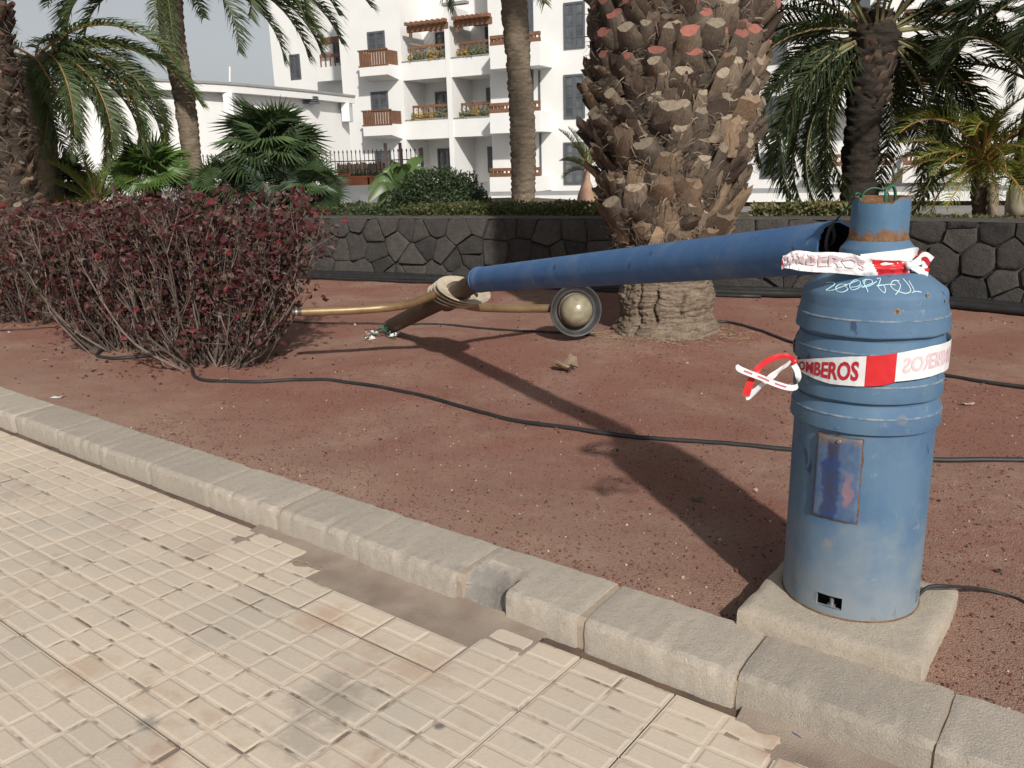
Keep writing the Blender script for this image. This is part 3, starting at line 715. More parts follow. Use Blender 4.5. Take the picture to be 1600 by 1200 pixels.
def lsurf(u, v):
    th = tth2[0] + (tth2[-1] - tth2[0]) * u; a = interp(tth2, zbot, th); c = interp(tth2, ztop, th)
    return cyl(th, RT + .001 + .0012 * nz(th * 14, v * 3), a + (c - a) * v)
def uof(px): th, _ = hit(px, 570, RT); th = th if th <= 0 else th - 2 * math.pi; return (th - tth2[0]) / (tth2[-1] - tth2[0])
ur0, ur1 = uof(1353), uof(1401)
b = MB(); b.grid(260, 8, lsurf, mfn=lambda u, v: 1 if ur0 < u < ur1 or .62 < u < .70 else 0); b.build('tape_band', [MT['tapew'], MT['taper']], lt, smooth=True)
b = MB(); put_text(b, lsurf, uof(1244), uof(1343), .17, .84, 0); b.build('lettering', MT['tapet'], lt)
b = MB(); put_text(b, lsurf, uof(1411), uof(1411) + (uof(1342) - uof(1243)) * 1.05, .25, .78, 0, .0009, True); b.build('lettering', MT['tapep'], lt)
def ribbon(m, pts, w, mi=0, twist=None, n=10, mfn=None):
    """flat strip along a path; w: width, list of side vectors in twist"""
    P = smooth_path(pts, n); k = len(P); base = len(m.v)
    for i, p in enumerate(P):
        u = i / (k - 1); t = (P[min(i + 1, k - 1)] - P[max(i - 1, 0)]).normalized()
        sd2 = twist(u); sd2 = (sd2 - t * sd2.dot(t)).normalized(); ww = w(u) if callable(w) else w; nr = t.cross(sd2)
        for q in (-.5, -.17, .17, .5): m.v.append(tuple(p + sd2 * ww * q + nr * .0025 * nz(u * 9, q * 3, mi)))
    for i in range(k - 1):
        for q in range(3):
            a = base + i * 4 + q; m.f.append((a, a + 4, a + 5, a + 1)); m.m.append(mfn(i / k, q) if mfn else mi)
YK = 2.235; UP = Vector((0, 0, 1)); FR = Vector((.3, -1, 0))
def zC(x, y, Y=YK): return at(1130 + x / 9.41, 520 + y / 9.41, Y)
b = MB(); ribbon(b, [zC(1060, 420, 2.25), zC(960, 345), zC(760, 365), (zC(560, 480, 2.2)), zC(450, 620, 2.19), zC(385, 760, 2.19), zC(335, 930, 2.19)], lambda u: .012 + .010 * u, 1, lambda u: UP * (1 - u * .9) + Vector((-.9, 0, .2)) * u)
ribbon(b, [zC(330, 930, 2.195), zC(440, 880, 2.20), zC(640, 700, 2.215), zC(820, 560, 2.225), zC(1000, 410, 2.245)], lambda u: .028 - .012 * u, 0, lambda u: Vector((.45, 0, .8)))
ribbon(b, [zC(1040, 470, 2.235), zC(1090, 560, 2.23), zC(1105, 680, 2.225), zC(1080, 790, 2.215), zC(960, 805, 2.205), zC(760, 745, 2.19), zC(560, 660, 2.175), zC(380, 590, 2.165), zC(240, 530, 2.16), zC(205, 470, 2.16)], lambda u: .016 if u < .9 else .016 - .1 * (u - .9), 0, lambda u: Vector((.9, 0, .2)) * max(0, 1 - 3 * u) + UP, mfn=lambda u, q: 2 if (q == 1 and .42 < u < .86 and int(u * 22) % 3) else 0)
b.build('tape_tail', [MT['tapew'], MT['taper'], simple('pinkish_red_tape', (.60, .16, .22), rough=.4, rvar=0)], lt, smooth=True)
kc = zC(1040, 430, 2.25); b = MB(); b.lathe([(.0005, -.012), (.007, -.009), (.011, 0), (.008, .008), (.0005, .012)], 14, 0, kc); 
b.v = [(x + .004 * nz(x * 200, y * 200, z * 200), y, z + .004 * nz(x * 200, z * 200, 3)) for x, y, z in b.v]; b.build('knot', MT['taper'], lt, smooth=True)
# upper tape: slack loop round the collar, sagging out to the left
ut = thing('barrier_tape', 'crumpled white tape tied in a loose bow round the stump collar', 'barrier tape', (SC.x, SC.y, 1.19))
RC = .1005
fr = [(1421, 409, 430), (1405, 406, 429), (1378, 405.5, 429.5), (1352, 403, 431.5), (1330, 396, 429), (1300, 394, 426), (1270, 394, 425), (1248, 391, 423), (1236, 393, 420), (1228, 399, 419), (1222, 404, 417)]
ys = [2.20, 2.196, 2.192, 2.188, 2.186, 2.190, 2.20, 2.21, 2.215, 2.22, 2.225]
def usurf(u, v):
    k = u * (len(fr) - 1); i = min(int(k), len(fr) - 2); t = k - i
    x = fr[i][0] + (fr[i + 1][0] - fr[i][0]) * t; a = fr[i][1] + (fr[i + 1][1] - fr[i][1]) * t; c = fr[i][2] + (fr[i + 1][2] - fr[i][2]) * t; Y = ys[i] + (ys[i + 1] - ys[i]) * t
    cr = .005 * nz(u * 12, v * 4) + .004 * nz(u * 30, v * 2.2, 4) + .003 * math.sin(v * 9 + u * 7)
    return at(x, c + (a - c) * v, Y + cr)
b = MB(); b.grid(120, 16, usurf, mfn=lambda u, v: 1 if (.02 < u - .05 * (v - .5) < .245 and v < .92) or u > .965 else 0); b.build('tape_band', [MT['tapew'], MT['taper']], ut, smooth=True)
b = MB(); put_text(b, usurf, .30, .90, .30, .86, 0, -.0035, True); b.build('lettering', MT['tapep'], ut)
b = MB()
bk = [at(1222, 410, 2.225), at(1250, 405, 2.30), Vector((SC.x - .06, SC.y + .095, 1.205)), Vector((SC.x + .02, SC.y + .11, 1.21)), Vector((SC.x + .085, SC.y + .07, 1.215)), Vector((SC.x + .108, SC.y + .0, 1.222)), at(1430, 397, 2.225), at(1405, 401, 2.200), at(1372, 405, 2.197), at(1345, 408, 2.205)]
ribbon(b, bk, .036, 0, lambda u: UP); b.build('tape_back', MT['tapew'], ut, smooth=True)
b = MB(); ribbon(b, [at(1421, 414, 2.195), at(1432, 410, 2.20), at(1444, 404, 2.21), at(1452, 413, 2.22)], lambda u: .008 + .040 * u, 0, lambda u: UP + Vector((.1, 0, 0)), mfn=lambda u, q: 2 if u > .5 and q == 1 else 0)
ribbon(b, [at(1421, 416, 2.196), at(1432, 420, 2.20), at(1445, 426, 2.21), at(1450, 428, 2.215)], lambda u: .008 + .024 * u, 0, lambda u: UP, mfn=lambda u, q: 1 if u > .55 and q == 2 else 0)
ribbon(b, [at(1432, 405, 2.205), at(1440, 398, 2.22), at(1447, 399, 2.235)], .018, 1, lambda u: UP)
b.build('tape_bow', [MT['tapew'], MT['taper'], MT['tapet']], ut, smooth=True)
b = MB(); b.lathe([(.0005, -.010), (.006, -.007), (.009, 0), (.007, .007), (.0005, .010)], 14, 0, at(1420, 415, 2.188)); b.build('knot', MT['tapew'], ut, smooth=True)

# =================================================================== FALLEN LAMP POST
PA, PB, PC = at(1308, 386, 2.535), at(750, 437, 5.25), gnd(612, 520, BED)
PC.z = BED + .062; PC += Vector((.0, -.03, 0))
post = thing('fallen_lamp_post', 'fallen dark blue lamp post leaning on the stump with bronze arms and one lamp', 'lamp post', (PC.x, PC.y, BED))
ax = (PA - PB).normalized(); up = Vector((0, 0, 1)); sx = ax.cross(up).normalized(); sz_ = sx.cross(ax)
def pcyl(t, th, r): return PB + ax * t + (sx * math.cos(th) + sz_ * math.sin(th)) * r
PL = (PA - PB).length; NP = 64; b = MB()
rowsP = [(0.0, .074), (.004, .0785), (.02, .0805), (.06, .0805), (.065, .079)] + [(PL * k / 20, .079 + .001 * k / 20) for k in range(1, 20)] + [(PL, .080), (PL + .001, .073), (PL - .15, .072), (PL - 1.0, .072)]
for k, (t, r) in enumerate(rowsP):
    for j in range(NP):
        th = 2 * math.pi * j / NP; jag = (.012 * nz(math.cos(th) * 3, math.sin(th) * 3, 2) + .006 * nz(math.cos(th) * 9, math.sin(th) * 9)) if k in (24, 25) else 0
        b.v.append(tuple(pcyl(t + jag, th, r)))
for i in range(len(rowsP) - 1):
    for j in range(NP): b.f.append((i * NP + j, (i + 1) * NP + j, (i + 1) * NP + (j + 1) % NP, i * NP + (j + 1) % NP)); b.m.append(0 if i <= 24 else 2)
nb = len(rowsP) - 1; b.f.append(tuple(nb * NP + j for j in range(NP))); b.m.append(2); b.f.append(tuple(range(NP))); b.m.append(0)
b.build('shaft', [MT['bluepole'], MT['rust'], MT['hole']], post, smooth=40)
b = MB(); b.tube([pcyl(-.006, 0, 0), pcyl(.004, 0, 0)], .0825, 48); b.build('weld_ring', MT['bluepole'], post, smooth=40)
# a black cable hanging out of the broken end
b = MB(); b.tube(smooth_path([PA - ax * .4 - sz_ * .02, PA - ax * .03 + sx * .02, at(1300, 352, 2.50), at(1293, 368, 2.49), at(1291, 385, 2.49), at(1294, 402, 2.50)]), .005, 8); b.build('wire', MT['cable'], post, smooth=True)
# brown inner tube
RING = at(706, 462, 5.80); bx = (PC - RING).normalized()
b = MB(); b.tube(smooth_path([PB + ax * .12, PB, PB * .5 + RING * .5, RING, RING + (PC - RING) * .5, PC], 4), .063, 28); b.build('inner_tube', MT['brown'], post, smooth=40)
rx = (IR * -.26 + IU * -.82 + FW * .51).normalized(); ro = rx.to_track_quat('Z', 'Y').to_matrix()
for k in range(4):
    d_ = -.10 + .080 * k; b = MB(); r0 = .192 - .005 * k; ri = .108 if k == 0 else .085
    b.lathe([(ri, -.004), (r0 - .045, -.010), (r0 - .012, -.022), (r0 - .002, -.024), (r0, -.019), (r0 - .010, -.008), (r0 - .045, .004), (ri, .009)], 72, 0, RING + IR * .042 + IU * .008 + bx * d_, ro, closed=True)
    b.build('disc', MT['cream'], post, smooth=30)
b = MB(); b.lathe([(.064, -.10), (.088, -.09), (.090, .14), (.064, .15)], 40, 0, RING + IR * .008, bx.to_track_quat('Z', 'Y').to_matrix()); b.build('hub', MT['brown'], post, smooth=35)
AL = [RING + bx * -.02, at(690, 456, 5.72), at(665, 466, 5.78), at(640, 475, 5.84), at(600, 481, 5.88), at(540, 485, 5.82), at(472, 487.5, 5.78)]
b = MB(); b.tube(smooth_path(AL), .031, 20); arm_l = b.build('arm', MT['gold'], post, smooth=50)
b = MB(); e0 = Vector(AL[-1]); e1 = at(457, 488, 5.77); b.tube([e0, e1], .027, 16); b.build('arm_end', MT['brown'], arm_l, smooth=40)
b = MB(); dr = (e1 - e0).normalized(); b.tube([e0 + dr * .03, e0 + dr * .042], .029, 16); b.build('clamp_ring', MT['steel'], arm_l, smooth=40)
AR = [RING + bx * .12, at(735, 478, 6.05), at(765, 481, 6.22), at(800, 482, 6.38), at(835, 482, 6.52), at(870, 482, 6.62)]
b = MB(); b.tube(smooth_path(AR), .033, 20); b.build('arm', MT['gold'], post, smooth=50)
# lamp: bowl, reflector, globe
LC = at(900, 485, 6.50); ld = (Vector((.18, -1, .10))).normalized(); lo_ = ld.to_track_quat('Z', 'Y').to_matrix()
LC.z = max(LC.z, BED + .215)
b = MB(); b.lathe([(.06, -.20), (.10, -.17), (.15, -.10), (.19, -.03), (.208, -.004), (.210, .006), (.206, .012), (.198, .010)], 64, 0, LC, lo_); lamp = b.build('lamp_head', MT['lampgrey'], post, smooth=40)
b = MB(); b.lathe([(.199, .010), (.190, .004), (.176, -.022), (.165, -.028), (.150, -.030), (.130, -.055), (.05, -.085), (.001, -.086)], 64, 0, LC, lo_); b.build('reflector', MT['lampgrey'], lamp, smooth=40)
b = MB(); b.lathe([(.135, -.02), (.143, .0), (.138, .012), (.128, .016)], 48, 0, LC + lo_ @ Vector((.0, .0, -.02)), lo_); b.build('globe_ring', MT['brown'], lamp, smooth=40)
gl = [(.127 * math.sin(a), .015 + .125 * math.cos(a)) for a in [math.pi * k / 20 for k in range(1, 20)]]
gl[0] = (.001, gl[0][1]); b = MB(); b.lathe(gl, 48, 0, LC, lo_); b.build('globe', MT['globe'], lamp, smooth=True)
# torn wires and plaster at the far end
b = MB()
for k in range(9):
    p0 = PC + Vector((U(-.05, .03), U(-.06, 0), U(-.03, .03))); p1 = p0 + Vector((U(-.08, .04), U(-.12, -.03), U(-.05, .03))); p2 = gnd(U(565, 622), U(514, 532), BED + U(.004, .02))
    b.tube(smooth_path([p0, p1, p2], 5), .0035, 5)
b.build('wire', MT['green'], post, smooth=True)
b = MB()
for cx_, cy_, n_ in ((612, 518, 16), (580, 522, 16)):
    for k in range(n_):
        p = gnd(cx_ + U(-9, 9), cy_ + U(-5, 6), BED + U(.01, .05)); r = U(.014, .03)
        b.add([p + Vector((U(-r, r), U(-r, r), U(-r, r) * .7)) for _ in range(4)], [(0, 1, 2), (0, 2, 3), (0, 3, 1), (1, 3, 2)])
b.build('torn_connector', simple('white_torn_plastic', (.72, .72, .70), rough=.6, rvar=0), post)

# =================================================================== CABLES ON THE GROUND
def gcable(label, pxs, r, mat='cable', cat='cable', lift=0, name='cable'):
    pts = []
    for q in pxs:
        h = q[2] if len(q) > 2 else 0; p = gnd(q[0], q[1], BED + h); p.z = (bed_z(p) + r * .8 if not h else BED + h + r * .5); pts.append(p)
    P = smooth_path(pts, 10)
    for p in P[1:-1]: p.z = max(p.z, bed_z(p) + r * .7); p.x += .006 * nz(p.x * 3, p.y * 3)
    b = MB(); b.tube(P, r, 10); return tag(b.build(name, MT[mat], smooth=True, origin=pts[0]), label, cat)
gcable('long black cable snaking across the gravel from the red shrub to behind the stump', [(300, 577), (306, 590), (330, 596), (400, 597), (470, 594), (560, 600), (640, 615), (720, 637), (800, 658), (900, 673), (1000, 684), (1100, 691), (1232, 702), (1330, 711), (1460, 719), (1540, 720), (1640, 721)], .0125)
gcable('thin black cable lying under the fallen post towards the palm', [(440, 503), (500, 505), (600, 507), (680, 507), (740, 511), (800, 517), (860, 522), (930, 530)], .010)
gcable('black cable leaving the palm trunk base and passing behind the stump', [(1100, 512), (1135, 509), (1170, 517), (1205, 527), (1240, 538), (1330, 560), (1400, 573), (1480, 587), (1540, 598), (1650, 612)], .0125)
gcable('loose black cable end under the red shrubs', [(160, 548), (152, 556), (175, 561), (215, 559), (250, 553), (282, 547)], .014)
gcable('thin grey wire coming out of the stump foot across the footing', [(1433, 934, .075), (1452, 918, .108), (1480, 917, .108), (1496, 918, .09), (1530, 921, .02), (1570, 930), (1610, 945), (1660, 965)], .0052)
gcable('thin grey wire on the gravel left of the red shrubs', [(-40, 517), (20, 516), (60, 513), (110, 512)], .006)
for lab, off, zz, r, s0, s1 in (('lower black conduit along the foot of the stone wall', .20, .036, .038, 2.0, WL - 1.0), ('upper black conduit against the foot of the stone wall', .115, .052, .040, 1.5, WL - .8), ('thin black hose lying outermost along the stone wall', .285, .02, .018, 2.5, 13.3)):
    P = []
    k = s0
    while k < s1:
        p, t, n = wall_pos(k); q = p + n * (off + .02 * nz(k * 1.1, off * 9)); q.z = BED + zz + .012 * nz(k * 1.7, off * 30); P.append(q); k += .22
    b = MB(); b.tube(P, r, 12); tag(b.build('conduit_pipe', MT['cable'], smooth=True, origin=P[0]), lab, 'pipe')

# =================================================================== PALMS
MT['frond'] = leafmat('palm_leaflet_green', (.07, .105, .042), (.105, .135, .058), 2.2, .45, .32)
MT['frondy'] = leafmat('palm_leaflet_yellow_green', (.21, .24, .05), (.13, .17, .042), 4, .5, .45)
MT['frondd'] = leafmat('palm_leaflet_shaded', (.034, .052, .023), (.054, .073, .03), 2.2, .45, .25)  # darker leaflet copy: shade on the right-hand palms put into the colour
MT['rachis'] = simple('palm_rachis', (.20, .19, .08), (.14, .11, .05), 6, .6)
MT['rachiso'] = simple('orange_palm_rachis', (.38, .20, .06), (.24, .13, .05), 6, .6)
MT['barkslim'] = NT('y').mat
def m_bark(name, c1, c2, c3, sc=1.0):
    m = NT(name); v = m.scale(m.pos, (6 * sc, 6 * sc, 26 * sc))
    c = m.mix(m.rng(m.noise(1, 6, .7, vec=v), .32, .66), c1, c2)
    c = m.mix(m.rng(m.noise(30 * sc, 6, .75), .5, .72, 0, .8), c, c3)
    m.bump(m.noise(1, 6, .75, vec=v), 1.0, .03); m.bump(m.noise(60 * sc, 5, .7), .5, .008); return m.done(c, .95, 0, .15)
MT['barkslim'] = m_bark('slim_palm_bark', (.24, .19, .14), (.14, .108, .08), (.32, .26, .195))
MT['barkbase'] = m_bark('old_palm_bark', (.30, .235, .175), (.13, .095, .07), (.38, .31, .235), 1.5)
MT['barkdark'] = m_bark('dark_palm_bark', (.085, .068, .052), (.055, .044, .036), (.12, .095, .072))
MT['barkshade'] = m_bark('shaded_palm_bark', (.045, .036, .03), (.028, .024, .02), (.07, .055, .042))  # near-black bark: the crown's shade on the dark palm put into the colour
MT['lb'] = NT('z').mat
def m_leafbase(name, c1, c2, c3):
    m = NT(name); v = m.scale(m.obj, (14, 60, 60))
    c = m.mix(m.rng(m.noise(1, 5, .65, vec=v), .3, .7), c1, c2)
    c = m.mix(m.rng(m.noise(9, 4), .55, .7, 0, .6), c, c3)
    c = m.mix(1.0, c, m.mix(m.rand, (.6, .6, .62), (1.3, 1.22, 1.15)), 'MULTIPLY')
    m.bump(m.noise(1, 5, .7, vec=v), .8, .01); return m.done(c, .93, 0, .15)
MT['lb'] = m_leafbase('grey_brown_leaf_base', (.19, .155, .12), (.105, .082, .065), (.27, .225, .175))
MT['lbtan'] = m_leafbase('tan_leaf_base', (.265, .20, .14), (.165, .12, .085), (.33, .265, .195))
MT['lbdark'] = m_leafbase('dark_leaf_base', (.115, .085, .066), (.07, .052, .042), (.16, .125, .10))
MT['cut'] = simple('pale_cut_end', (.275, .225, .165), (.19, .15, .11), 40, .9, .3, 80, rvar=.25)
MT['cutred'] = simple('red_cut_end', (.29, .105, .08), (.22, .085, .066), 40, .9, .3, 80, rvar=.2)
MT['fibre'] = simple('palm_fibre', (.16, .115, .08), (.09, .065, .05), 12, .95, rvar=0)
MT['fibrel'] = simple('bleached_palm_fibre', (.27, .215, .16), (.19, .15, .11), 12, .95, rvar=0)

def frond_mesh(name, L, curv, nl, ll, mat, seed, stiff=.5, vang=.55, width=.018, rmat='rachis', twist=0.0):
    """one pinnate leaf along +X: bending rachis, two rows of narrow folded leaflets"""
    r = random.Random(seed); m = MB(); N = 14; P = []; T = []
    x = z = 0.0; y = 0.0; side = r.uniform(-.3, .3)
    for i in range(N + 1):
        t = i / N; a = -curv * (t ** 1.25); P.append(Vector((x, y, z))); T.append(Vector((math.cos(a), side * .25 * t, math.sin(a))).normalized())
        x += L / N * math.cos(a); z += L / N * math.sin(a); y += L / N * side * .25 * t
    m.tube(P, [.022 * (1 - .9 * i / N) + .002 for i in range(N + 1)], 5, 1)
    for k in range(nl):
        t = .14 + .86 * (k + r.uniform(0, .6)) / nl; f = min(t * N, N - .001); i = int(f); p = P[i].lerp(P[i + 1], f - i); tg = T[i]
        up_ = Vector((-tg.z, 0, tg.x)); sd3 = tg.cross(up_)
        prof = math.sin(math.pi * min(1, .16 + .84 * t)) ** .55 if t < .96 else .35
        for sg in (-1, 1):
            l = ll * prof * r.uniform(.82, 1.12); fa = r.uniform(.55, .95)
            d = (tg * math.sin(fa) * .95 + sd3 * sg * math.cos(fa) + up_ * (vang + r.uniform(-.25, .25))).normalized()
            tip = p + d * l + Vector((0, 0, -l * (1 - stiff) * r.uniform(.5, 1.0))); mid = p + d * l * .5 + Vector((0, 0, -l * (1 - stiff) * .12))
            wv = (tg * .75 + Vector((r.uniform(-.2, .2), 0, r.uniform(-.3, .3)))).normalized() * width * .5
            m.add([p - wv * .7, p + wv * .7, mid + wv, tip, mid - wv], [(0, 1, 2, 4), (4, 2, 3)], 0)
    return m.mesh(name, [MT[mat], MT[rmat]])
FRD = {}
for key, mat in (('g', 'frond'), ('d', 'frondd')):
    FRD[key] = [frond_mesh('frond', 2.5, c, 105, .44, mat, 10 + i, .5, .40, .030) for i, c in enumerate((.8, 1.2, 1.65, 2.1))]
FRD['o'] = [frond_mesh('frond', 2.5, c, 105, .42, 'frond', 30 + i, .5, .40, .030, 'rachiso') for i, c in enumerate((.8, 1.2, 1.65, 2.1))]
FRD['y'] = [frond_mesh('frond', 1.15, c, 38, .30, 'frondy', 50 + i, .35, .5, .015, 'rachiso') for i, c in enumerate((.9, 1.5, 2.0))]
FRD['c'] = [frond_mesh('frond', .95, c, 34, .20, 'frondy', 60 + i, .85, .9, .016, 'rachis') for i, c in enumerate((.3, .5, .8))]
def put_frond(me, parent, pos, yaw, pitch, sc=1.0, roll=0.0):
    o = link('frond', me, parent); o.location = Vector(pos) - Vector(parent['_o'])
    o.rotation_euler = (Matrix.Rotation(yaw, 3, 'Z') @ Matrix.Rotation(-pitch, 3, 'Y') @ Matrix.Rotation(roll, 3, 'X')).to_euler(); o.scale = (sc,) * 3
    return o
def crown(parent, c, n, key, sc, seed, pmin=-40, pmax=75, spread=.10, gap=None):
    r = random.Random(seed); k = FRD[key]
    for i in range(n):
        f = (i + .5) / n; pit = R(pmax + (pmin - pmax) * f ** .8 + r.uniform(-8, 8)); yaw = i * 2.39996 + r.uniform(-.25, .25)
        if gap and pit < R(gap[1]) and abs((yaw - R(gap[0]) + math.pi) % (2 * math.pi) - math.pi) < R(gap[2]): continue
        idx = r.choice([0, 1, 1, 2]) if pit > R(20) else r.choice([1, 2, 2, 3]) if len(k) > 3 else r.randrange(len(k))
        pos = Vector(c) + Vector((math.cos(yaw) * spread, math.sin(yaw) * spread, .12 * math.sin(pit)))
        put_frond(k[min(idx, len(k) - 1)], parent, pos, yaw, pit, sc * r.uniform(.85, 1.12), r.uniform(-.5, .5))
def trunk(parent, path, radii, mat, ring=.012, n=36, seg=150, seed=0, name='trunk', bump_=.5, scars=True):
    P = smooth_path(path, max(2, seg // (len(path) - 1))); m = MB(); k = len(P); rad = []
    for i in range(k):
        t = i / (k - 1) * (len(radii) - 1); a = min(int(t), len(radii) - 2); rad.append(radii[a] + (radii[a + 1] - radii[a]) * (t - a))
    m.tube(P, rad, n)
    for i in range(k):
        for j in range(n):
            q = i * n + j; v = Vector(m.v[q]); c = P[i]; d = (v - c)
            ph = (c.z * 15 + (j % 2) * 0); dia = math.sin(c.z * 62 + math.sin(j / n * 2 * math.pi * 7) * 1.6) if scars else 0
            f = 1 + ring / rad[i] * (dia * .5 + 1.2 * nz(v.x * 9, v.y * 9, v.z * 9 + seed)); m.v[q] = tuple(c + d * f)
    return m.build(name, MT[mat], parent, smooth=True)

# ---- leaf-base stubs: cut petiole wedges
def stub_mesh(name, L, w, h, mats, seed, ragged=False):
    r = random.Random(seed); m = MB(); N = 4; sec = [(-.5, .06), (-.34, -.26), (-.02, -.42), (.32, -.28), (.5, .04), (.28, .27), (.02, .34), (-.27, .30)]; V = []
    for i in range(N + 1):
        t = i / N; ww = w * (1.2 - .50 * t); hh = h * (1.1 - .35 * t); zc = .10 * L * t * t * 1.6
        for k, (a, b_) in enumerate(sec):
            j = .012 * r.uniform(-1, 1); cutx = (.18 * b_ * h * 2 if i == N else 0) + (r.uniform(-.04, .05) if ragged and i == N else 0)
            V.append((t * L + cutx + j * .4, a * ww + j * .6, b_ * hh + zc + j * .5))
    n = 8; F = [(i * n + k, (i + 1) * n + k, (i + 1) * n + (k + 1) % n, i * n + (k + 1) % n) for i in range(N) for k in range(n)]
    m.add(V, F, 0); m.add([V[N * n + k] for k in range(n)], [tuple(range(n))], 1)
    return m.mesh(name, [MT[x] for x in mats], smooth=50)
STB = {k: [stub_mesh('leaf_base', .21, .225, .105, mm, i + 5, rg) for i in range(4)] for k, mm, rg in
       (('pale', ('lb', 'cut'), False), ('red', ('lb', 'cutred'), False), ('tan', ('lbtan', 'lbtan'), True), ('dark', ('lbdark', 'lbdark'), True), ('darkred', ('lbdark', 'cutred'), False))}
def stub_trunk(parent, base, z0, z1, rfun, n, pick, seed, scl=1.0, lean=(0, 0)):
    """spiral of leaf bases; those on the side turned to the path are parts, the back ones one joined part"""
    r = random.Random(seed); tc = math.atan2(-base.y, -base.x); back = MB(); cnt = 0
    for i in range(n):
        f = (i + .5) / n; z = z0 + (z1 - z0) * f; th = i * 2.39996 + r.uniform(-.16, .16); rr = rfun(z); z += r.uniform(-.05, .05)
        el = R(r.uniform(28, 62)); sc = scl * r.uniform(.75, 1.2)
        key = pick(z, r); me = r.choice(STB[key])
        p = Vector((base.x + lean[0] * (z - base.z) + math.cos(th) * (rr - .035), base.y + lean[1] * (z - base.z) + math.sin(th) * (rr - .035), z))
        rot = Matrix.Rotation(th + r.uniform(-.25, .25), 3, 'Z') @ Matrix.Rotation(-el, 3, 'Y') @ Matrix.Rotation(r.uniform(-.5, .5), 3, 'X')
        sv = (sc * r.uniform(.7, 1.3), sc * r.uniform(.75, 1.2), sc * r.uniform(.75, 1.15))
        if math.cos(th - tc) > -.12 and cnt < 300:
            cnt += 1; o = link('leaf_base', me, parent); o.location = p - Vector(parent['_o']); o.rotation_euler = rot.to_euler(); o.scale = sv
        else:
            back.add([p + rot @ Vector((v.co.x * sv[0], v.co.y * sv[1], v.co.z * sv[2])) for v in me.vertices], [tuple(q.vertices) for q in me.polygons])
    tag(back.build('leaf_bases', MT['lb'], parent), kind='stuff')
def fibres(parent, base, z0, z1, rfun, n, seed, lean=(0, 0), lmax=.22):
    r = random.Random(seed); m = MB()
    for i in range(n):
        z = r.uniform(z0, z1); th = r.uniform(0, 2 * math.pi); rr = rfun(z) + r.uniform(-.03, .075)
        p = Vector((base.x + lean[0] * (z - base.z) + math.cos(th) * rr, base.y + lean[1] * (z - base.z) + math.sin(th) * rr, z)); tan = Vector((-math.sin(th), math.cos(th), 0)); out = Vector((math.cos(th), math.sin(th), 0))
        l = r.uniform(.05, lmax); d = (tan * r.uniform(-1, 1) + Vector((0, 0, r.uniform(-.7, .5))) + out * r.uniform(.0, .35)).normalized(); w = out.cross(d) * r.uniform(.0015, .005)
        q = p + d * l * .5 + out * r.uniform(0, .02); e = p + d * l + Vector((0, 0, -r.uniform(0, .05)))
        m.add([p - w, p + w, q + w, q - w, e], [(0, 1, 2, 3), (3, 2, 4)], 0 if r.random() < .78 else 1)
    return tag(m.build('fibre', [MT['fibre'], MT['fibrel']], parent), kind='stuff')

# big palm in the middle
bp = thing('palm_tree', 'thick date palm trunk covered in cut leaf stubs behind the fallen post', 'palm tree', PALM, 'palm trees')
m = MB(); NZ, NTH = 170, 190
LEAN = (.022, .01)
def base_r(z):
    h = z - BED; return .365 + .085 * math.exp(-(h / .12) ** 2) + .03 * math.exp(-((h - .30) / .10) ** 2) - .02 * h + max(0, h - .7) * .10
for i in range(NZ + 1):
    z = BED - .03 + i / NZ * .98
    for j in range(NTH):
        th = 2 * math.pi * j / NTH; x, y = math.cos(th), math.sin(th)
        rough = .014 * nz(x * 5, y * 5, z * 24) + .010 * nz(x * 12, y * 12, z * 50) + .012 * nz(x * 3, y * 3, z * 6) - .013 * max(0, math.sin(z * 130 + 5 * nz(x * 3, y * 3, z * 4))) ** 2 * (.4 + .6 * abs(nz(x * 6, y * 6, z * 9)) * 2) - .010 * max(0, nz(x * 16, y * 16, z * 5)) * 2
        for cth, z0, z1, w, dp in ((-1.98, .22, .52, .045, .07), (-1.40, .27, .50, .05, .075), (-.72, .27, .46, .06, .08), (-2.35, .12, .75, .035, .05), (-1.05, .14, .24, .05, .05)):
            dd = (th - 2 * math.pi if th > math.pi else th) - cth - .04 * math.sin(z * 30)
            if abs(dd) < w * 2 and z0 < z < z1: rough -= dp * math.exp(-(dd / (w * .5)) ** 2) * min(1, (z - z0) / .05, (z1 - z) / .05)
        r = base_r(z) + rough + (.05 * max(0, nz(x * 2.5, y * 2.5, 7)) * math.exp(-((z - BED) / .1) ** 2))
        m.v.append((PALM.x + LEAN[0] * (z - BED) + x * r, PALM.y + LEAN[1] * (z - BED) + y * r, z))
for i in range(NZ):
    for j in range(NTH): m.f.append((i * NTH + j, i * NTH + (j + 1) % NTH, (i + 1) * NTH + (j + 1) % NTH, (i + 1) * NTH + j)); m.m.append(0)
m.build('trunk_base', MT['barkbase'], bp, smooth=True)
def core_r(z): return min(.60, .385 + max(0, z - .75) * .24)
trunk(bp, [(PALM.x + LEAN[0] * h, PALM.y + LEAN[1] * h, BED + h) for h in (.75, 1.5, 2.5, 3.6, 9.2)], [core_r(.85), core_r(1.6), core_r(2.6), .62, .55], 'barkdark', .03, 40, 90, 3, scars=False)
def pick_big(z, r):
    q = r.random()
    if z > 2.08: return 'red' if q < .62 else 'dark' if q < .85 else 'pale'
    if z > 1.35: return 'pale' if q < .60 else 'tan' if q < .78 else 'dark'
    return 'tan' if q < .52 else 'pale' if q < .78 else 'dark'
stub_trunk(bp, PALM, .84, 3.0, core_r, 560, pick_big, 4, .86, LEAN)
fibres(bp, PALM, .80, 3.2, core_r, 4500, 9, LEAN, .12)
crown(bp, (PALM.x + .2, PALM.y + .09, 9.3), 26, 'g', 1.35, 77, -10, 75, .3)
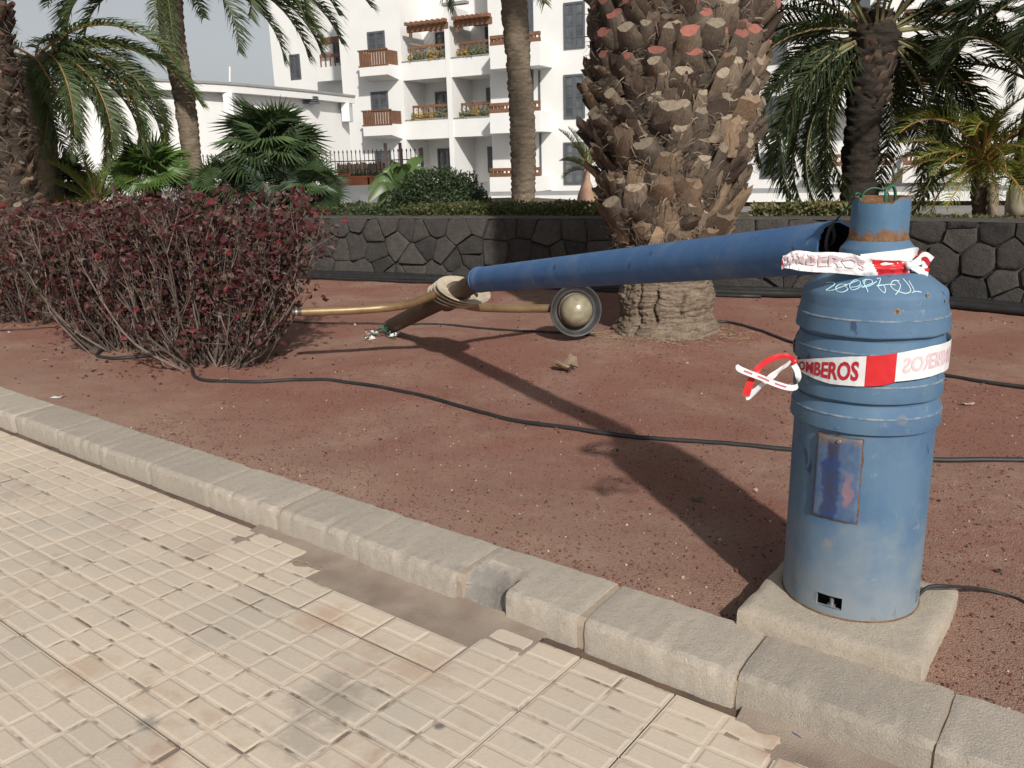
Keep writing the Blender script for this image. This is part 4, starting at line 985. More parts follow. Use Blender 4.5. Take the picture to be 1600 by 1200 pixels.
# left palm trunk
LP = at(14, 420, 10.3); LP.z = BED
lp = thing('palm_tree', 'thick dark palm trunk with red tipped stubs at the left edge', 'palm tree', LP, 'palm trees')
lr = lambda z: .44 + .05 * math.exp(-((z - .1) / .3) ** 2)
trunk(lp, [(LP.x, LP.y, BED - .03 + h) for h in (0, 1.2, 2.4, 3.6, 9.2)], [.50, .46, .45, .45, .45], 'barkdark', .03, 36, 90, 5, scars=False)
stub_trunk(lp, LP, .2, 4.1, lr, 540, lambda z, r: ('darkred' if r.random() < .45 else 'dark') if z > 2.5 else ('pale' if r.random() < .3 else 'tan' if r.random() < .35 else 'dark'), 8, .66)
fibres(lp, LP, .2, 3.9, lr, 3500, 19)
crown(lp, (LP.x, LP.y, 9.3), 22, 'g', 1.2, 5, 5, 75, .25)
# palm whose drooping leaves hang out from behind the left trunk
QC = at(56, 92, 13.2); qp = thing('palm_tree', 'palm with long drooping fronds hanging beside the left trunk', 'palm tree', (QC.x - .1, QC.y, .84), 'palm trees')
trunk(qp, [(QC.x - .1, QC.y, .80), (QC.x - .1, QC.y, 2.0), (QC.x - .05, QC.y, QC.z)], [.2, .19, .2], 'barkslim', .02, 24, 60, 1)
for yaw, pit, v, sc in ((-8, 10, 3, 1.02), (-28, 4, 3, .95), (-2, 20, 2, 1.08), (12, 12, 3, 1.0), (-45, 8, 3, .85), (-60, -5, 3, .78), (-85, 2, 3, .75), (25, 24, 2, 1.0), (-14, 34, 2, 1.0), (60, 30, 2, .9), (110, 35, 2, .9), (160, 30, 2, .9), (205, 15, 3, .9), (-35, -14, 2, .85), (-70, -30, 2, .72), (-15, -14, 2, .85), (5, -25, 2, .75), (-100, -25, 2, .7), (20, -6, 3, .95), (-22, -2, 3, .98), (-5, -2, 2, 1.0), (-50, -35, 1, .7), (8, 3, 3, 1.02), (-18, 14, 3, 1.0)):
    put_frond(FRD['o'][v], qp, QC, R(yaw), R(pit), sc * 1.0, U(-.4, .4))
# curved slim palm
CC = at(258, -24, 14); CBs = at(303, 300, 14); CBs.z = .80
cp = thing('palm_tree', 'slender curved palm trunk rising against the sky on the left', 'palm tree', (CBs.x, CBs.y, .84), 'palm trees')
trunk(cp, [CBs, at(298, 235, 14), at(287, 150, 14), at(272, 70, 14), at(262, -20, 14), CC], [.17, .145, .165, .18, .20, .20], 'barkslim', .018, 28, 130, 2)
for yaw, pit, v, sc in ((0, 24, 2, 1.30), (-12, 16, 2, 1.2), (9, 33, 2, 1.42), (-24, 27, 3, 1.12), (16, 15, 2, 1.15), (-4, 4, 2, 1.0), (-16, 34, 3, 1.3), (3, 40, 2, 1.5), (-35, 12, 3, .9), (176, 25, 3, 1.05), (192, 16, 3, .95), (165, 36, 2, 1.15), (-148, 14, 3, .85), (-172, 4, 3, .9), (-95, -28, 2, .52), (-66, -36, 1, .48), (150, 40, 2, 1.0), (100, 35, 2, 1.0), (60, 35, 2, 1.0), (35, 40, 2, 1.2), (-60, 50, 2, .9), (-110, 50, 2, .9), (184, 45, 2, 1.2), (-8, 10, 2, 1.15), (5, 18, 2, 1.28), (-20, 20, 2, 1.22)):
    put_frond(FRD['g'][v], cp, CC, R(yaw), R(pit), sc, U(-.4, .4))
# slim straight palm in front of the hotel
SBs = at(818, 318, 15.2); SBs.z = .80
sp = thing('palm_tree', 'slim straight palm trunk in front of the hotel balconies', 'palm tree', (SBs.x, SBs.y, .84), 'palm trees')
trunk(sp, [SBs, at(817, 220, 15.2), at(811, 110, 15.2), at(803, 0, 15.2), at(799, -120, 15.2), at(797, -230, 15.2)], [.20, .215, .205, .22, .22, .22], 'barkslim', .026, 32, 170, 4)
SCn = at(797, -240, 15.2); crown(sp, SCn, 24, 'g', 1.15, 15, -30, 75, .15)
put_frond(FRD['g'][3], sp, at(806, -130, 15.2), R(-8), R(-5), .45, .2)
# dark palm on the right
DBs = at(1338, 330, 9.7); DBs.z = .80; DC = at(1368, 55, 9.7)
dp = thing('palm_tree', 'shaded dark palm with a low spreading crown right of the thick trunk', 'palm tree', (DBs.x, DBs.y, .84), 'palm trees')
trunk(dp, [DBs, at(1342, 260, 9.7), at(1351, 170, 9.7), at(1361, 100, 9.7), DC, DC + Vector((.01, 0, .28))], [.19, .175, .19, .24, .25, .03], 'barkshade', .03, 32, 120, 6)
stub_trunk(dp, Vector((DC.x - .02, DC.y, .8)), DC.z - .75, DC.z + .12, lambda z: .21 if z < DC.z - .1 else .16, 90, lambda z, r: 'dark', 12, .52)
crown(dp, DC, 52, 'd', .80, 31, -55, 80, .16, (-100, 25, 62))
for yaw, pit, v, sc in ((180, -5, 3, .85), (200, -20, 2, .8), (-160, -35, 2, .8), (0, -10, 3, .9), (-15, 10, 2, .95), (190, 12, 2, .9), (170, -30, 2, .75), (-165, -48, 1, .75)):
    put_frond(FRD['d'][v], dp, DC, R(yaw), R(pit), sc, U(-.4, .4))
# big palm off the right edge, its fronds hanging into view
RB = Vector((6.5, 8.9, .80)); RC_ = Vector((6.5, 8.9, 3.35))
rp = thing('palm_tree', 'palm at the right edge with dark fronds hanging over the yellow green palm', 'palm tree', (RB.x, RB.y, .84), 'palm trees')
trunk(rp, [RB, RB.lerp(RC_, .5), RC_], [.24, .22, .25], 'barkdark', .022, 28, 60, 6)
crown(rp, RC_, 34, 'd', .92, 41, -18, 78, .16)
# small yellow-green feather palm
YB = at(1532, 330, 9.2); YB.z = .80; YC = at(1533, 262, 9.2)
yp = thing('feather_palm', 'small yellow green feather palm above the wall on the right', 'palm tree', (YB.x, YB.y, .84), 'palm trees')
trunk(yp, [YB, YB.lerp(YC, .5), YC], [.07, .085, .06], 'barkslim', .02, 20, 40, 9)
crown(yp, YC, 44, 'y', .86, 52, -10, 85, .05)
# smooth grey palm at right edge and its pale thin neighbour
GB = at(1598, 338, 8.9); GB.z = .80
gp_ = thing('royal_palm', 'smooth swollen grey palm trunk with green shaft at right edge', 'palm tree', (GB.x, GB.y, .84), 'palm trees')
b = MB(); b.tube([GB, at(1597, 320, 8.9), at(1598, 300, 8.9), at(1599, 288, 8.9)], [.165, .16, .145, .128], 28); b.build('trunk', simple('smooth_grey_bark', (.42, .36, .28), (.34, .29, .23), 5, .85, .2, 30, rvar=0), gp_, smooth=True)
b = MB(); b.tube([at(1599, 287, 8.9), at(1603, 250, 8.9), at(1608, 200, 8.9), at(1614, 140, 8.9)], [.122, .115, .085, .05], 24); b.build('crown_shaft', simple('green_crown_shaft', (.13, .12, .035), (.07, .07, .025), 4, .5, rvar=0), gp_, smooth=True)
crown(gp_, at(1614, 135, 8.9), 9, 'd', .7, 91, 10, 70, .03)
TB = at(1552, 334, 9.0); TB.z = .80
tpn = thing('palm_sapling', 'thin pale palm stem beside the small yellow green palm', 'palm tree', (TB.x, TB.y, .84), 'palm trees')
b = MB(); b.tube([TB, at(1552, 312, 9.0), at(1553, 285, 9.0)], [.062, .05, .045], 18); b.build('trunk', simple('pale_stem', (.40, .31, .24), (.32, .25, .19), 9, .85, .2, 30, rvar=0), tpn, smooth=True)
crown(tpn, at(1553, 284, 9.0), 9, 'y', .6, 92, 10, 85, .02)

# ---- fan palms
def fan_mesh(name, r0, seed, mat):
    r = random.Random(seed); m = MB(); n = 30; span = R(285)
    m.tube([(-.55 * r0 * 1.6, 0, -.06), (-.3 * r0, 0, -.01), (0, 0, 0)], [.009, .007, .006], 5, 1)
    for k in range(n):
        a = -span / 2 + span * k / (n - 1); l = r0 * (.78 + .22 * math.cos(a * .6)) * r.uniform(.9, 1.08); da = span / n * .50
        dr = r.uniform(.10, .26); w = .016
        def pt(rad, ang, z): return (math.cos(ang) * rad, math.sin(ang) * rad, z)
        z1 = .05 * r0; z2 = -.02 * r0
        m.add([(0, 0, 0), pt(l * .5, a - da, z1 - .012), pt(l * .5, a, z1 + .012), pt(l * .5, a + da, z1 - .012), pt(l, a + r.uniform(-.02, .02), z2 - dr * r0)], [(0, 1, 2), (0, 2, 3), (1, 4, 2), (2, 4, 3)], 0)
    return m.mesh(name, [MT[mat], MT['rachis']])
MT['fan'] = leafmat('fan_palm_green', (.095, .145, .06), (.065, .105, .05), 3, .4, .35)
MT['fanl'] = leafmat('fan_palm_bright_green', (.12, .20, .05), (.085, .15, .045), 3, .4, .38)
MT['fand'] = leafmat('fan_palm_grey_green', (.05, .075, .045), (.035, .055, .035), 3, .5, .2)
FAN = {k: [fan_mesh('fan_leaf', .42, i, k) for i in range(3)] for k in ('fan', 'fanl', 'fand')}
def fan_palm(label, px, py_top, rad_px, Y, n, key, hb, seed, pmin=-35, trunkr=.09):
    r = random.Random(seed); c = at(px, py_top, Y); t = thing('fan_palm', label, 'fan palm', (c.x, c.y, .84), 'fan palms behind the wall')
    R0 = rad_px * Y / FPX
    trunk(t, [(c.x, c.y, .80), (c.x, c.y, max(.95, c.z - .05)), (c.x, c.y, max(1.0, c.z))], [trunkr * 1.2, trunkr, trunkr * .6], 'barkdark', .03, 18, 30, seed)
    for i in range(n):
        yaw = i * 2.39996; pit = R(85 + (pmin - 85) * ((i + .5) / n) ** .75 + r.uniform(-8, 8)); d = Vector((math.cos(yaw) * math.cos(pit), math.sin(yaw) * math.cos(pit), math.sin(pit)))
        o = link('leaf', r.choice(FAN[key]), t); o.location = Vector((c.x, c.y, max(1.0, c.z))) + d * R0 * .50 - Vector(t['_o']); s = R0 * .62 / .42 * r.uniform(.85, 1.1)
        o.rotation_euler = (Matrix.Rotation(yaw, 3, 'Z') @ Matrix.Rotation(-pit + R(r.uniform(-5, 30)), 3, 'Y') @ Matrix.Rotation(r.uniform(-1.1, 1.1), 3, 'X')).to_euler(); o.scale = (s, s, s)
fan_palm('tall fan palm with a round crown behind the red shrubs', 425, 238, 84, 13.0, 34, 'fan', 0, 3, -12)
fan_palm('bright green fan palm second from the left trunk', 238, 283, 70, 13.2, 26, 'fanl', 0, 4, -10)
fan_palm('dull green fan palm tucked left of the tall fan palm', 352, 298, 58, 13.4, 22, 'fan', 0, 5, -10)
fan_palm('low fan palm spilling over the wall right of the tall fan palm', 492, 300, 56, 12.6, 24, 'fan', 0, 6, -45)
fan_palm('greyish fan palm hard against the left trunk', 98, 292, 58, 13.5, 22, 'fand', 0, 7, -25)
fan_palm('dark fan palm half hidden under the tall fan palm', 430, 300, 62, 12.7, 22, 'fand', 0, 8, -30)
ycp = at(152, 312, 13.0); yc = thing('cycad', 'yellowish young feather leaved plant between two fan palms', 'cycad', (ycp.x, ycp.y, .84))
b = MB(); b.lathe([(.10, .82), (.12, .95), (.05, 1.02)], 16, 0, (ycp.x, ycp.y, 0)); b.build('trunk', MT['barkdark'], yc, smooth=True)
crown(yc, (ycp.x, ycp.y, 1.0), 18, 'c', .88, 66, 20, 85, .03)
# bottle-shaped potted-looking plant beside the thick trunk
BPp = at(917, 335, 10.9); BPp.z = .82
bt = thing('bottle_palm', 'bottle shaped pinkish stem with spiky leaf tuft left of the thick trunk', 'bottle palm', (BPp.x, BPp.y, .84))
b = MB(); zt2 = at(917, 285, 10.9).z; H_ = zt2 - .82
b.lathe([(.135, .82), (.14, .82 + H_ * .3), (.12, .82 + H_ * .6), (.07, .82 + H_ * .92), (.045, zt2 + .02), (.04, zt2 + .16)], 28, 0, (BPp.x, BPp.y, 0)); b.build('trunk', simple('pinkish_bark', (.40, .27, .20), (.34, .20, .13), 9, .85, .3, 30, rvar=0), bt, smooth=True)
crown(bt, (BPp.x, BPp.y, zt2 + .15), 16, 'c', .50, 67, 0, 85, .02)
# banana-like plant
BN = at(628, 330, 12.2); BN.z = .82; bn = thing('banana_plant', 'banana plant with broad split leaves left of the round bush', 'plant', (BN.x, BN.y, .84))
MT['banana'] = leafmat('banana_leaf', (.10, .17, .06), (.15, .21, .09), 5, .35, .35)
b = MB(); b.tube([BN, BN + Vector((0, 0, .45))], [.06, .04], 12); b.build('stem', MT['rachis'], bn, smooth=True)
for tx, ty, l in ((660, 243, 0), (600, 262, 0), (668, 262, 0), (648, 290, 0), (575, 310, 0), (612, 250, 0), (640, 255, 0), (585, 275, 0), (575, 292, 0), (590, 318, 0), (650, 275, 0), (620, 258, 0)):
    p0 = BN + Vector((0, 0, .40)); p2 = at(tx, ty, 12.2 + U(-.3, .3)); p1 = p0.lerp(p2, .5) + Vector((0, 0, .12)); b = MB(); P = smooth_path([p0, p1, p2], 9); n = len(P); sd4 = (p2 - p0).cross(Vector((.2, -1, .4))).normalized()
    base = 0
    for i, p in enumerate(P):
        w = .075 * math.sin(math.pi * min(1, .08 + .92 * (i / n))) ** .7; b.v += [tuple(p - sd4 * w + Vector((0, 0, -.03))), tuple(p), tuple(p + sd4 * w + Vector((0, 0, -.03)))]
    for i in range(n - 1):
        if i % 4 == 3 and U(0, 1) < .7:
            b.v += [tuple(Vector(b.v[(i + 1) * 3 + q]).lerp(Vector(b.v[i * 3 + q]), .55)) for q in (0, 2)]; k = len(b.v)
            b.add([], []); b.f += [(i * 3, k - 2, (i + 1) * 3 + 1, i * 3 + 1), (i * 3 + 1, (i + 1) * 3 + 1, k - 1, i * 3 + 2)]; b.m += [0, 0]
        else:
            b.f += [(i * 3, (i + 1) * 3, (i + 1) * 3 + 1, i * 3 + 1), (i * 3 + 1, (i + 1) * 3 + 1, (i + 1) * 3 + 2, i * 3 + 2)]; b.m += [0, 0]
    b.build('leaf', MT['banana'], bn, smooth=True)

# =================================================================== SHRUBS
def leaf_quad(m, p, d, l, w, r, mi):
    side = d.cross(Vector((r.uniform(-1, 1), r.uniform(-1, 1), r.uniform(-.4, 1)))).normalized(); up2 = side.cross(d)
    a = p + d * l * .45 + side * w * .5 + up2 * w * .16; c = p + d * l * .45 - side * w * .5 + up2 * w * .16
    m.add([p, a, p + d * l - up2 * l * .12, c, p + d * l * .5], [(0, 1, 4), (1, 2, 4), (2, 3, 4), (3, 0, 4)], mi)
LFR = [leafmat('maroon_leaf', (.10, .026, .030), (.066, .023, .025), 6, .5, .18, 0), leafmat('dark_purple_brown_leaf', (.048, .023, .022), (.065, .034, .028), 6, .5, .12, 0), leafmat('bright_red_leaf', (.21, .035, .042), (.14, .03, .036), 9, .4, .3, 0), leafmat('dry_brown_leaf', (.15, .095, .06), (.11, .065, .045), 9, .7, .2, 0), leafmat('green_brown_leaf', (.075, .06, .03), (.05, .045, .025), 9, .6, .25, 0)]
STM = [simple('grey_twig', (.115, .09, .076), (.075, .058, .05), 20, .85, .2, 50, rvar=0), simple('pale_twig', (.21, .165, .14), (.14, .11, .092), 20, .85, rvar=0)]
def red_shrub(label, base, halfw, top, ns, seed, wts, sk=0.0, dpt=.6):
    r = random.Random(seed); t = thing('red_leaf_shrub', label, 'shrub', base, 'red shrubs in the gravel bed'); st = MB(); lf = MB()
    def leaves(p, d, n, sp):
        for _ in range(n):
            q = p + Vector((r.gauss(0, sp), r.gauss(0, sp), r.gauss(0, sp * .8))); dd = Vector((r.gauss(0, 1), r.gauss(0, 1), r.gauss(-.1, .7))).normalized(); l = r.uniform(.036, .074)
            leaf_quad(lf, q, dd, l, l * r.uniform(.6, .85), r, r.choices(range(5), wts)[0])
    for i in range(ns):
        u = r.uniform(-1, 1); v = r.uniform(-1, 1); hh = (top - base.z) * r.uniform(.45, 1.03) ** .7
        b0 = base + Vector((u * .22 + r.gauss(0, .08), v * .16 + r.gauss(0, .06), -.02)); e = base + Vector((u * halfw + sk * (hh * .4), v * dpt, hh * (1 - .10 * u * u + .09 * nz(u * 3.1, v * 2.3, seed * 5.5))))
        k1 = b0.lerp(e, .33) + Vector((u * .10 + r.gauss(0, .04), v * .06, -.03 + r.gauss(0, .03))); k2 = b0.lerp(e, .66) + Vector((r.gauss(0, .05), r.gauss(0, .05), r.gauss(0, .03)))
        P = smooth_path([b0, k1, k2, e], 4); n = len(P); r0 = r.uniform(.005, .0105); st.tube(P, [r0 * (1 - .75 * k / n) for k in range(n)], 5, 0 if r.random() < .7 else 1, False)
        leaves(e, None, 7, .045)
        for b_ in range(r.randint(7, 11)):
            f = r.uniform(.10, .97); k = min(int(f * (n - 1)), n - 2); p = P[k]; dr = ((P[k + 1] - P[k]).normalized() * .8 + Vector((r.gauss(0, .45), r.gauss(0, .45), r.uniform(.1, .7)))).normalized(); l = r.uniform(.10, .34)
            q = p + dr * l * .5 + Vector((0, 0, r.uniform(-.01, .03))); w = p + dr * l + Vector((r.gauss(0, .02), r.gauss(0, .02), .04 + r.uniform(0, .05)))
            if w.z > top + .03: w.z = top + .03 * r.random()
            st.tube([p, q, w], [r0 * .45, r0 * .32, .0012], 4, 0 if r.random() < .75 else 1, False)
            leaves(w, None, r.randint(3, 5), .034); leaves(q, None, r.randint(0, 1), .03)
            if r.random() < .6:
                w2 = q + Vector((r.gauss(0, .09), r.gauss(0, .09), r.uniform(.03, .14))); st.tube([q, w2], [r0 * .3, .001], 3, 1, False); leaves(w2, None, r.randint(1, 3), .028)
    st.build('stems', STM, t); tag(lf.build('foliage', LFR, t), kind='stuff')
SH1 = gnd(338, 566, BED); SH2 = gnd(205, 542, BED); SH3 = gnd(60, 500, BED)
red_shrub('red leaved shrub nearest the camera, its stems fanning out beside the bronze arm', SH1, .84, 1.30, 100, 1, (4, 4.5, .7, 1.0, .3), .10, .50)
red_shrub('red leaved shrub in the middle of the three', SH2, .80, 1.25, 90, 2, (4, 4.5, .5, 1.3, .5), -.05, .55)
red_shrub('sparse brownish shrub furthest left under the thick left trunk', SH3, 1.0, 1.06, 75, 3, (3, 4, .4, 2.4, 1.4), -.1, .6)

def leaf_mass(name, label, cat, pts_fn, n, lmin, lmax, mats, wts, seed, kind=None, group=None, origin=(0, 0, 0), parent=None, up=.2):
    r = random.Random(seed); m = MB()
    for _ in range(n):
        p = pts_fn(r); d = Vector((r.gauss(0, 1), r.gauss(0, 1), r.gauss(up, .8))).normalized(); l = r.uniform(lmin, lmax); leaf_quad(m, p, d, l, l * .5, r, r.choices(range(len(mats)), wts)[0])
    o = m.build(name, mats, parent, origin=None if parent else origin)
    return tag(o, label, cat, group, kind)
LG = [leafmat('bush_leaf', (.04, .062, .026), (.028, .046, .02), 5, .45, .2, 0), leafmat('bush_leaf_light', (.07, .10, .04), (.05, .075, .03), 5, .45, .25, 0)]
LH = [leafmat('hedge_leaf', (.11, .12, .04), (.075, .09, .032), 5, .5, .3, 0), leafmat('hedge_leaf_dark', (.055, .065, .025), (.04, .05, .02), 5, .5, .2, 0), leafmat('dry_grass_blade', (.27, .22, .11), (.2, .17, .08), 8, .7, .3, 0)]
BC = at(686, 325, 12.0); bw = 84 * 12 / FPX; bh = at(686, 262, 12.0).z - .84
rb = thing('round_bush', 'round dark green clipped bush behind the wall', 'bush', (BC.x, BC.y, .84))
b = MB(); 
for k in range(7): b.tube(smooth_path([(BC.x + U(-.05, .05), BC.y + U(-.05, .05), .82), (BC.x + U(-.25, .25), BC.y + U(-.2, .2), 1.05), (BC.x + U(-.5, .5), BC.y + U(-.4, .4), 1.25)], 4), [.02] * 5 + [.012] * 4, 5)
b.build('stems', STM[0], rb)
def bushp(r):
    while True:
        x, y, z = r.uniform(-1, 1), r.uniform(-1, 1), r.uniform(0, 1); d = math.sqrt(x * x + y * y + z * z)
        if .55 < d < 1 + .12 * nz(x * 3, y * 3, z * 3): return Vector((BC.x + x * bw, BC.y + y * .6, .84 + z * bh))
leaf_mass('foliage', None, None, bushp, 9000, .035, .065, LG, (3, 1.2), 4, 'stuff', parent=rb)
def strip_pts(s0, s1, b0, b1, z0, z1, wave=.05):
    def f(r):
        s = r.uniform(s0, s1); p, t, n = wall_pos(s); q = p - n * r.uniform(b0, b1); q.z = z0 + (z1 - z0) * r.random() * (1 + wave * 8 * nz(s * 2.3, 4)); return q
    return f
def s_of(px):                                             # wall length coordinate below a photo column
    best = min(((abs((lambda P: 800 + FPX * P.dot(IR) / P.dot(FW))(wall_pos(s)[0] - CAM + Vector((0, 0, .9))) - px), s) for s in [k * .05 for k in range(int(WL / .05) - 2)]))
    return best[1]
leaf_mass('low_hedge', 'low olive green hedge growing along the top of the wall', 'hedge', strip_pts(s_of(585), s_of(925), .45, 1.3, .84, 1.02), 9000, .03, .06, LH, (4, 2, .3), 6, 'stuff', origin=(0, 10.5, .84))
leaf_mass('weeds', 'dry grassy weeds on the wall top right of the thick trunk', 'weeds', strip_pts(s_of(1165), s_of(1335), .35, .9, .84, .98), 3800, .03, .09, LH, (2, 1, 2), 7, 'stuff', origin=(2.8, 8.9, .84), up=1.0)
leaf_mass('weeds', 'sparse weeds behind the wall right of the stump', 'weeds', strip_pts(s_of(1400), s_of(1600), .35, .6, .845, .90), 420, .02, .06, LH, (3, 1, 1), 8, 'stuff', origin=(4.2, 8, .84), up=1.0)
leaf_mass('ground_cover', 'dark leafy ground cover among the fan palms behind the wall', 'plants', strip_pts(.5, s_of(585), .5, 2.0, .84, .99), 7000, .04, .09, LG + LH[:1], (3, 1, 1), 9, 'stuff', origin=(-4, 12.6, .84))

# =================================================================== HOTEL
FA = R(27); FU = Vector((math.cos(FA), -math.sin(FA), 0)); FN = Vector((-math.sin(FA), -math.cos(FA), 0))
F_0 = at(898, 200, 36.9); F_0.z = 0
def fac(px, py, off=0.0):
    """photo pixel -> (s, z) on the vertical facade plane, off metres in front of it"""
    d = ray(px, py); q = F_0 + FN * off; t = (q - CAM).dot(FN) / d.dot(FN); p = CAM + d * t; return (p - F_0).dot(FU), p.z
def fp(s, n, z): v = F_0 + FU * s + FN * n; return Vector((v.x, v.y, z))
hotel = thing('hotel_building', 'white hotel with wooden balconies and grey windows behind the palms', 'building', (F_0.x, F_0.y, -.06))
def fbox(m, s0, s1, n0, n1, z0, z1, mi=0): m.box(min(s0, s1), max(s0, s1), -max(n0, n1), -min(n0, n1), z0, z1, mi, lambda x, y, z: fp(x, -y, z))
def part(name, mat, boxes, parent=None, smooth=False):
    m = MB()
    for bx_ in boxes: fbox(m, *bx_)
    return m.build(name, MT[mat], parent or hotel)
S = lambda px, py=200, off=0: fac(px, py, off)[0]
Z = lambda px, py, off=0: fac(px, py, off)[1]
ZTOP = 14.0; ZG = -.06
sA, sB, sC, sD, sE, sF = S(540), S(634), S(701.5), S(709), S(768), S(1760)
part('wall', 'white', [(sA, sB, -9, 0, ZG, ZTOP)])                                  # window bay on the left
part('wall', 'white', [(sB, sE, -9, -1.9, ZG, ZTOP)])                               # back of the recessed balconies
part('wall', 'white', [(sE, sF, -9, 0, ZG, ZTOP)])                                  # right-hand facade
part('divider', 'white', [(sC, sD, -1.9, .03, ZG, Z(705, 8))])
part('divider_cap', 'greystripe', [(sC - .05, S(736), -.25, .08, Z(705, 8), Z(705, 8) + .12)])
def window(px0, py0, px1, py1, off=0.0, leaves=2, bars=2):
    s0, s1 = S(px0, py0, off), S(px1, py0, off); z1, z0 = Z((px0 + px1) / 2, py0, off), Z((px0 + px1) / 2, py1, off); fr_ = .09; m = MB()
    n0, n1 = off + .001, off + .06
    fbox(m, s0, s0 + fr_, n0, n1, z0, z1); fbox(m, s1 - fr_, s1, n0, n1, z0, z1); fbox(m, s0 + fr_, s1 - fr_, n0, n1, z0, z0 + fr_); fbox(m, s0 + fr_, s1 - fr_, n0, n1, z1 - fr_, z1)
    for k in range(1, leaves):
        sm = s0 + (s1 - s0) * k / leaves; fbox(m, sm - .07, sm + .07, n0, n1 - .01, z0 + fr_, z1 - fr_)
    for k in range(1, bars + 1):
        zm = z0 + (z1 - z0) * k / (bars + 1)
        for q in range(leaves):
            a = s0 + (s1 - s0) * q / leaves + (.09 if q == 0 else .07); c = s0 + (s1 - s0) * (q + 1) / leaves - (.09 if q == leaves - 1 else .07); fbox(m, a, c, n0, n1 - .02, zm - .02, zm + .02)
    w = m.build('window', MT['frame'], hotel)
    m = MB()
    for q in range(leaves):
        a = s0 + (s1 - s0) * q / leaves + (.09 if q == 0 else .07); c = s0 + (s1 - s0) * (q + 1) / leaves - (.09 if q == leaves - 1 else .07)
        m = MB(); fbox(m, a, c, off + .0015, off + .022, z0 + fr_, z1 - fr_); m.build('pane', MT['pane'], w)
for q in ((574, 49, 601, 80), (579.5, 143, 606, 174), (586, 236, 611, 268)): window(*q)
for q in ((881, 3, 914, 76), (881, 116, 914, 185), (881, 222, 914, 288)): window(*q, bars=3)
for q in ((1190, 150, 1232, 205), (1190, 238, 1235, 278), (1190, 40, 1232, 100)): window(*q, bars=2)
for q in ((680, 50, 704, 78), (680, 143, 705, 176), (684, 232, 704, 275), (758, 42, 769, 76), (760, 137, 769, 175), (762, 229, 769, 270)): window(*q, off=-1.9)
# small wooden balconies on the left bay
for (x0, x1, yt, ym, yb) in ((561, 605, 77, 102, 119), (567, 611, 172, 195, 213)):
    s0, s1 = S(x0, ym, .9), S(x1, ym, .9); zt_, zm, zb_ = Z(580, yt, .9), Z(580, ym, .9), Z(580, yb, .9)
    m = MB(); c = [fp(s0, 0, zb_ - .15), fp(s1, 0, zb_ - .15), fp(s1, .9, zb_ + .02), fp(s0, .9, zb_ + .02), fp(s0, 0, zm), fp(s1, 0, zm), fp(s1, .9, zm), fp(s0, .9, zm)]; m.hexa([c[3], c[2], c[1], c[0], c[7], c[6], c[5], c[4]]); m.build('balcony', MT['white'], hotel)
    m = MB(); n = 11
    for k in range(n):
        a = s0 + (s1 - s0) * k / n; fbox(m, a + .02, a + (s1 - s0) / n - .02, .86, .89, zm, zt_ - .06)
    for sd5 in (s0, s1 - .03):
        for k in range(6): fbox(m, sd5, sd5 + .03, .02 + .14 * k, .15 + .14 * k, zm, zt_ - .06)
    fbox(m, s0 - .03, s1 + .03, .83, .93, zt_ - .06, zt_); fbox(m, s0 - .03, s1 + .03, .84, .92, zm - .05, zm + .005)
    m.build('railing', MT['wood'], hotel)
# recessed balconies: parapets, floors, planters, rails, pergolas
FLW = [leafmat('balcony_succulent', (.20, .21, .12), (.15, .16, .10), 5, .6, .2, 0), leafmat('balcony_flower', (.42, .28, .07), (.3, .2, .06), 5, .6, .2, 0)]
for (s0, s1, pxm, rows_) in ((sB, sC, 668, ((94, 123), (187, 217))), (sD, sE, 738, ((88, 118), (184, 213)))):
    for (yt, yb) in rows_:
        zt_, zb_ = Z(pxm, yt), Z(pxm, yb); part('parapet', 'white', [(s0, s1, -.18, 0, zb_, zt_), (s0, s1, -1.9, -.18, zb_, zb_ + .22)])
        part('planter_edge', 'greystripe', [(s0, s1, -.22, .03, zt_ + .001, zt_ + .05)])
        a, c = s0 + .35, s1 - .02; zt3 = zt_ + .05; zr = zt_ + .55
        m = MB(); fbox(m, a, c, -.22, -.12, zr, zr + .11)
        for k in range(8): fbox(m, a + (c - a) * k / 7.2, a + (c - a) * k / 7.2 + .05, -.19, -.14, zt3, zr)
        fbox(m, a, c, -.22, -.12, zt3, zt3 + .12); m.build('railing', MT['wood'], hotel)
        r = random.Random(int(zt_ * 100)); m = MB()
        for _ in range(420):
            s_ = r.uniform(a, c); p = fp(s_, -.02 + r.uniform(-.1, .08), zt3 + abs(r.gauss(0, .18)) * (1 + .5 * nz(s_ * 2, zt_))); d = Vector((r.gauss(0, 1), r.gauss(0, 1), r.gauss(.2, .7))).normalized(); leaf_quad(m, p, d, r.uniform(.07, .14), .07, r, 1 if nz(s_ * 1.1, zt_ * 3) > .12 else 0)
        tag(m.build('planter_foliage', FLW, hotel), kind='stuff')
for (x0, x1, yl, yr) in ((636, 701, 47, 37), (709, 769, 40, 27)):       # pergolas over the top terraces
    s0, s1 = S(x0, yl), S(x1, yr); z = (Z(x0, yl) + Z(x1, yr)) / 2; m = MB()
    fbox(m, s0, s1, -.10, .05, z - .16, z + .10)
    for k in range(8):
        a = s0 + .08 + (s1 - s0 - .25) * k / 7; fbox(m, a, a + .12, -1.89, .35, z + .101, z + .24)
    fbox(m, s0 + .1, s0 + .22, -.08, .03, z - .38, z - .161); m.build('pergola', MT['wood'], hotel)
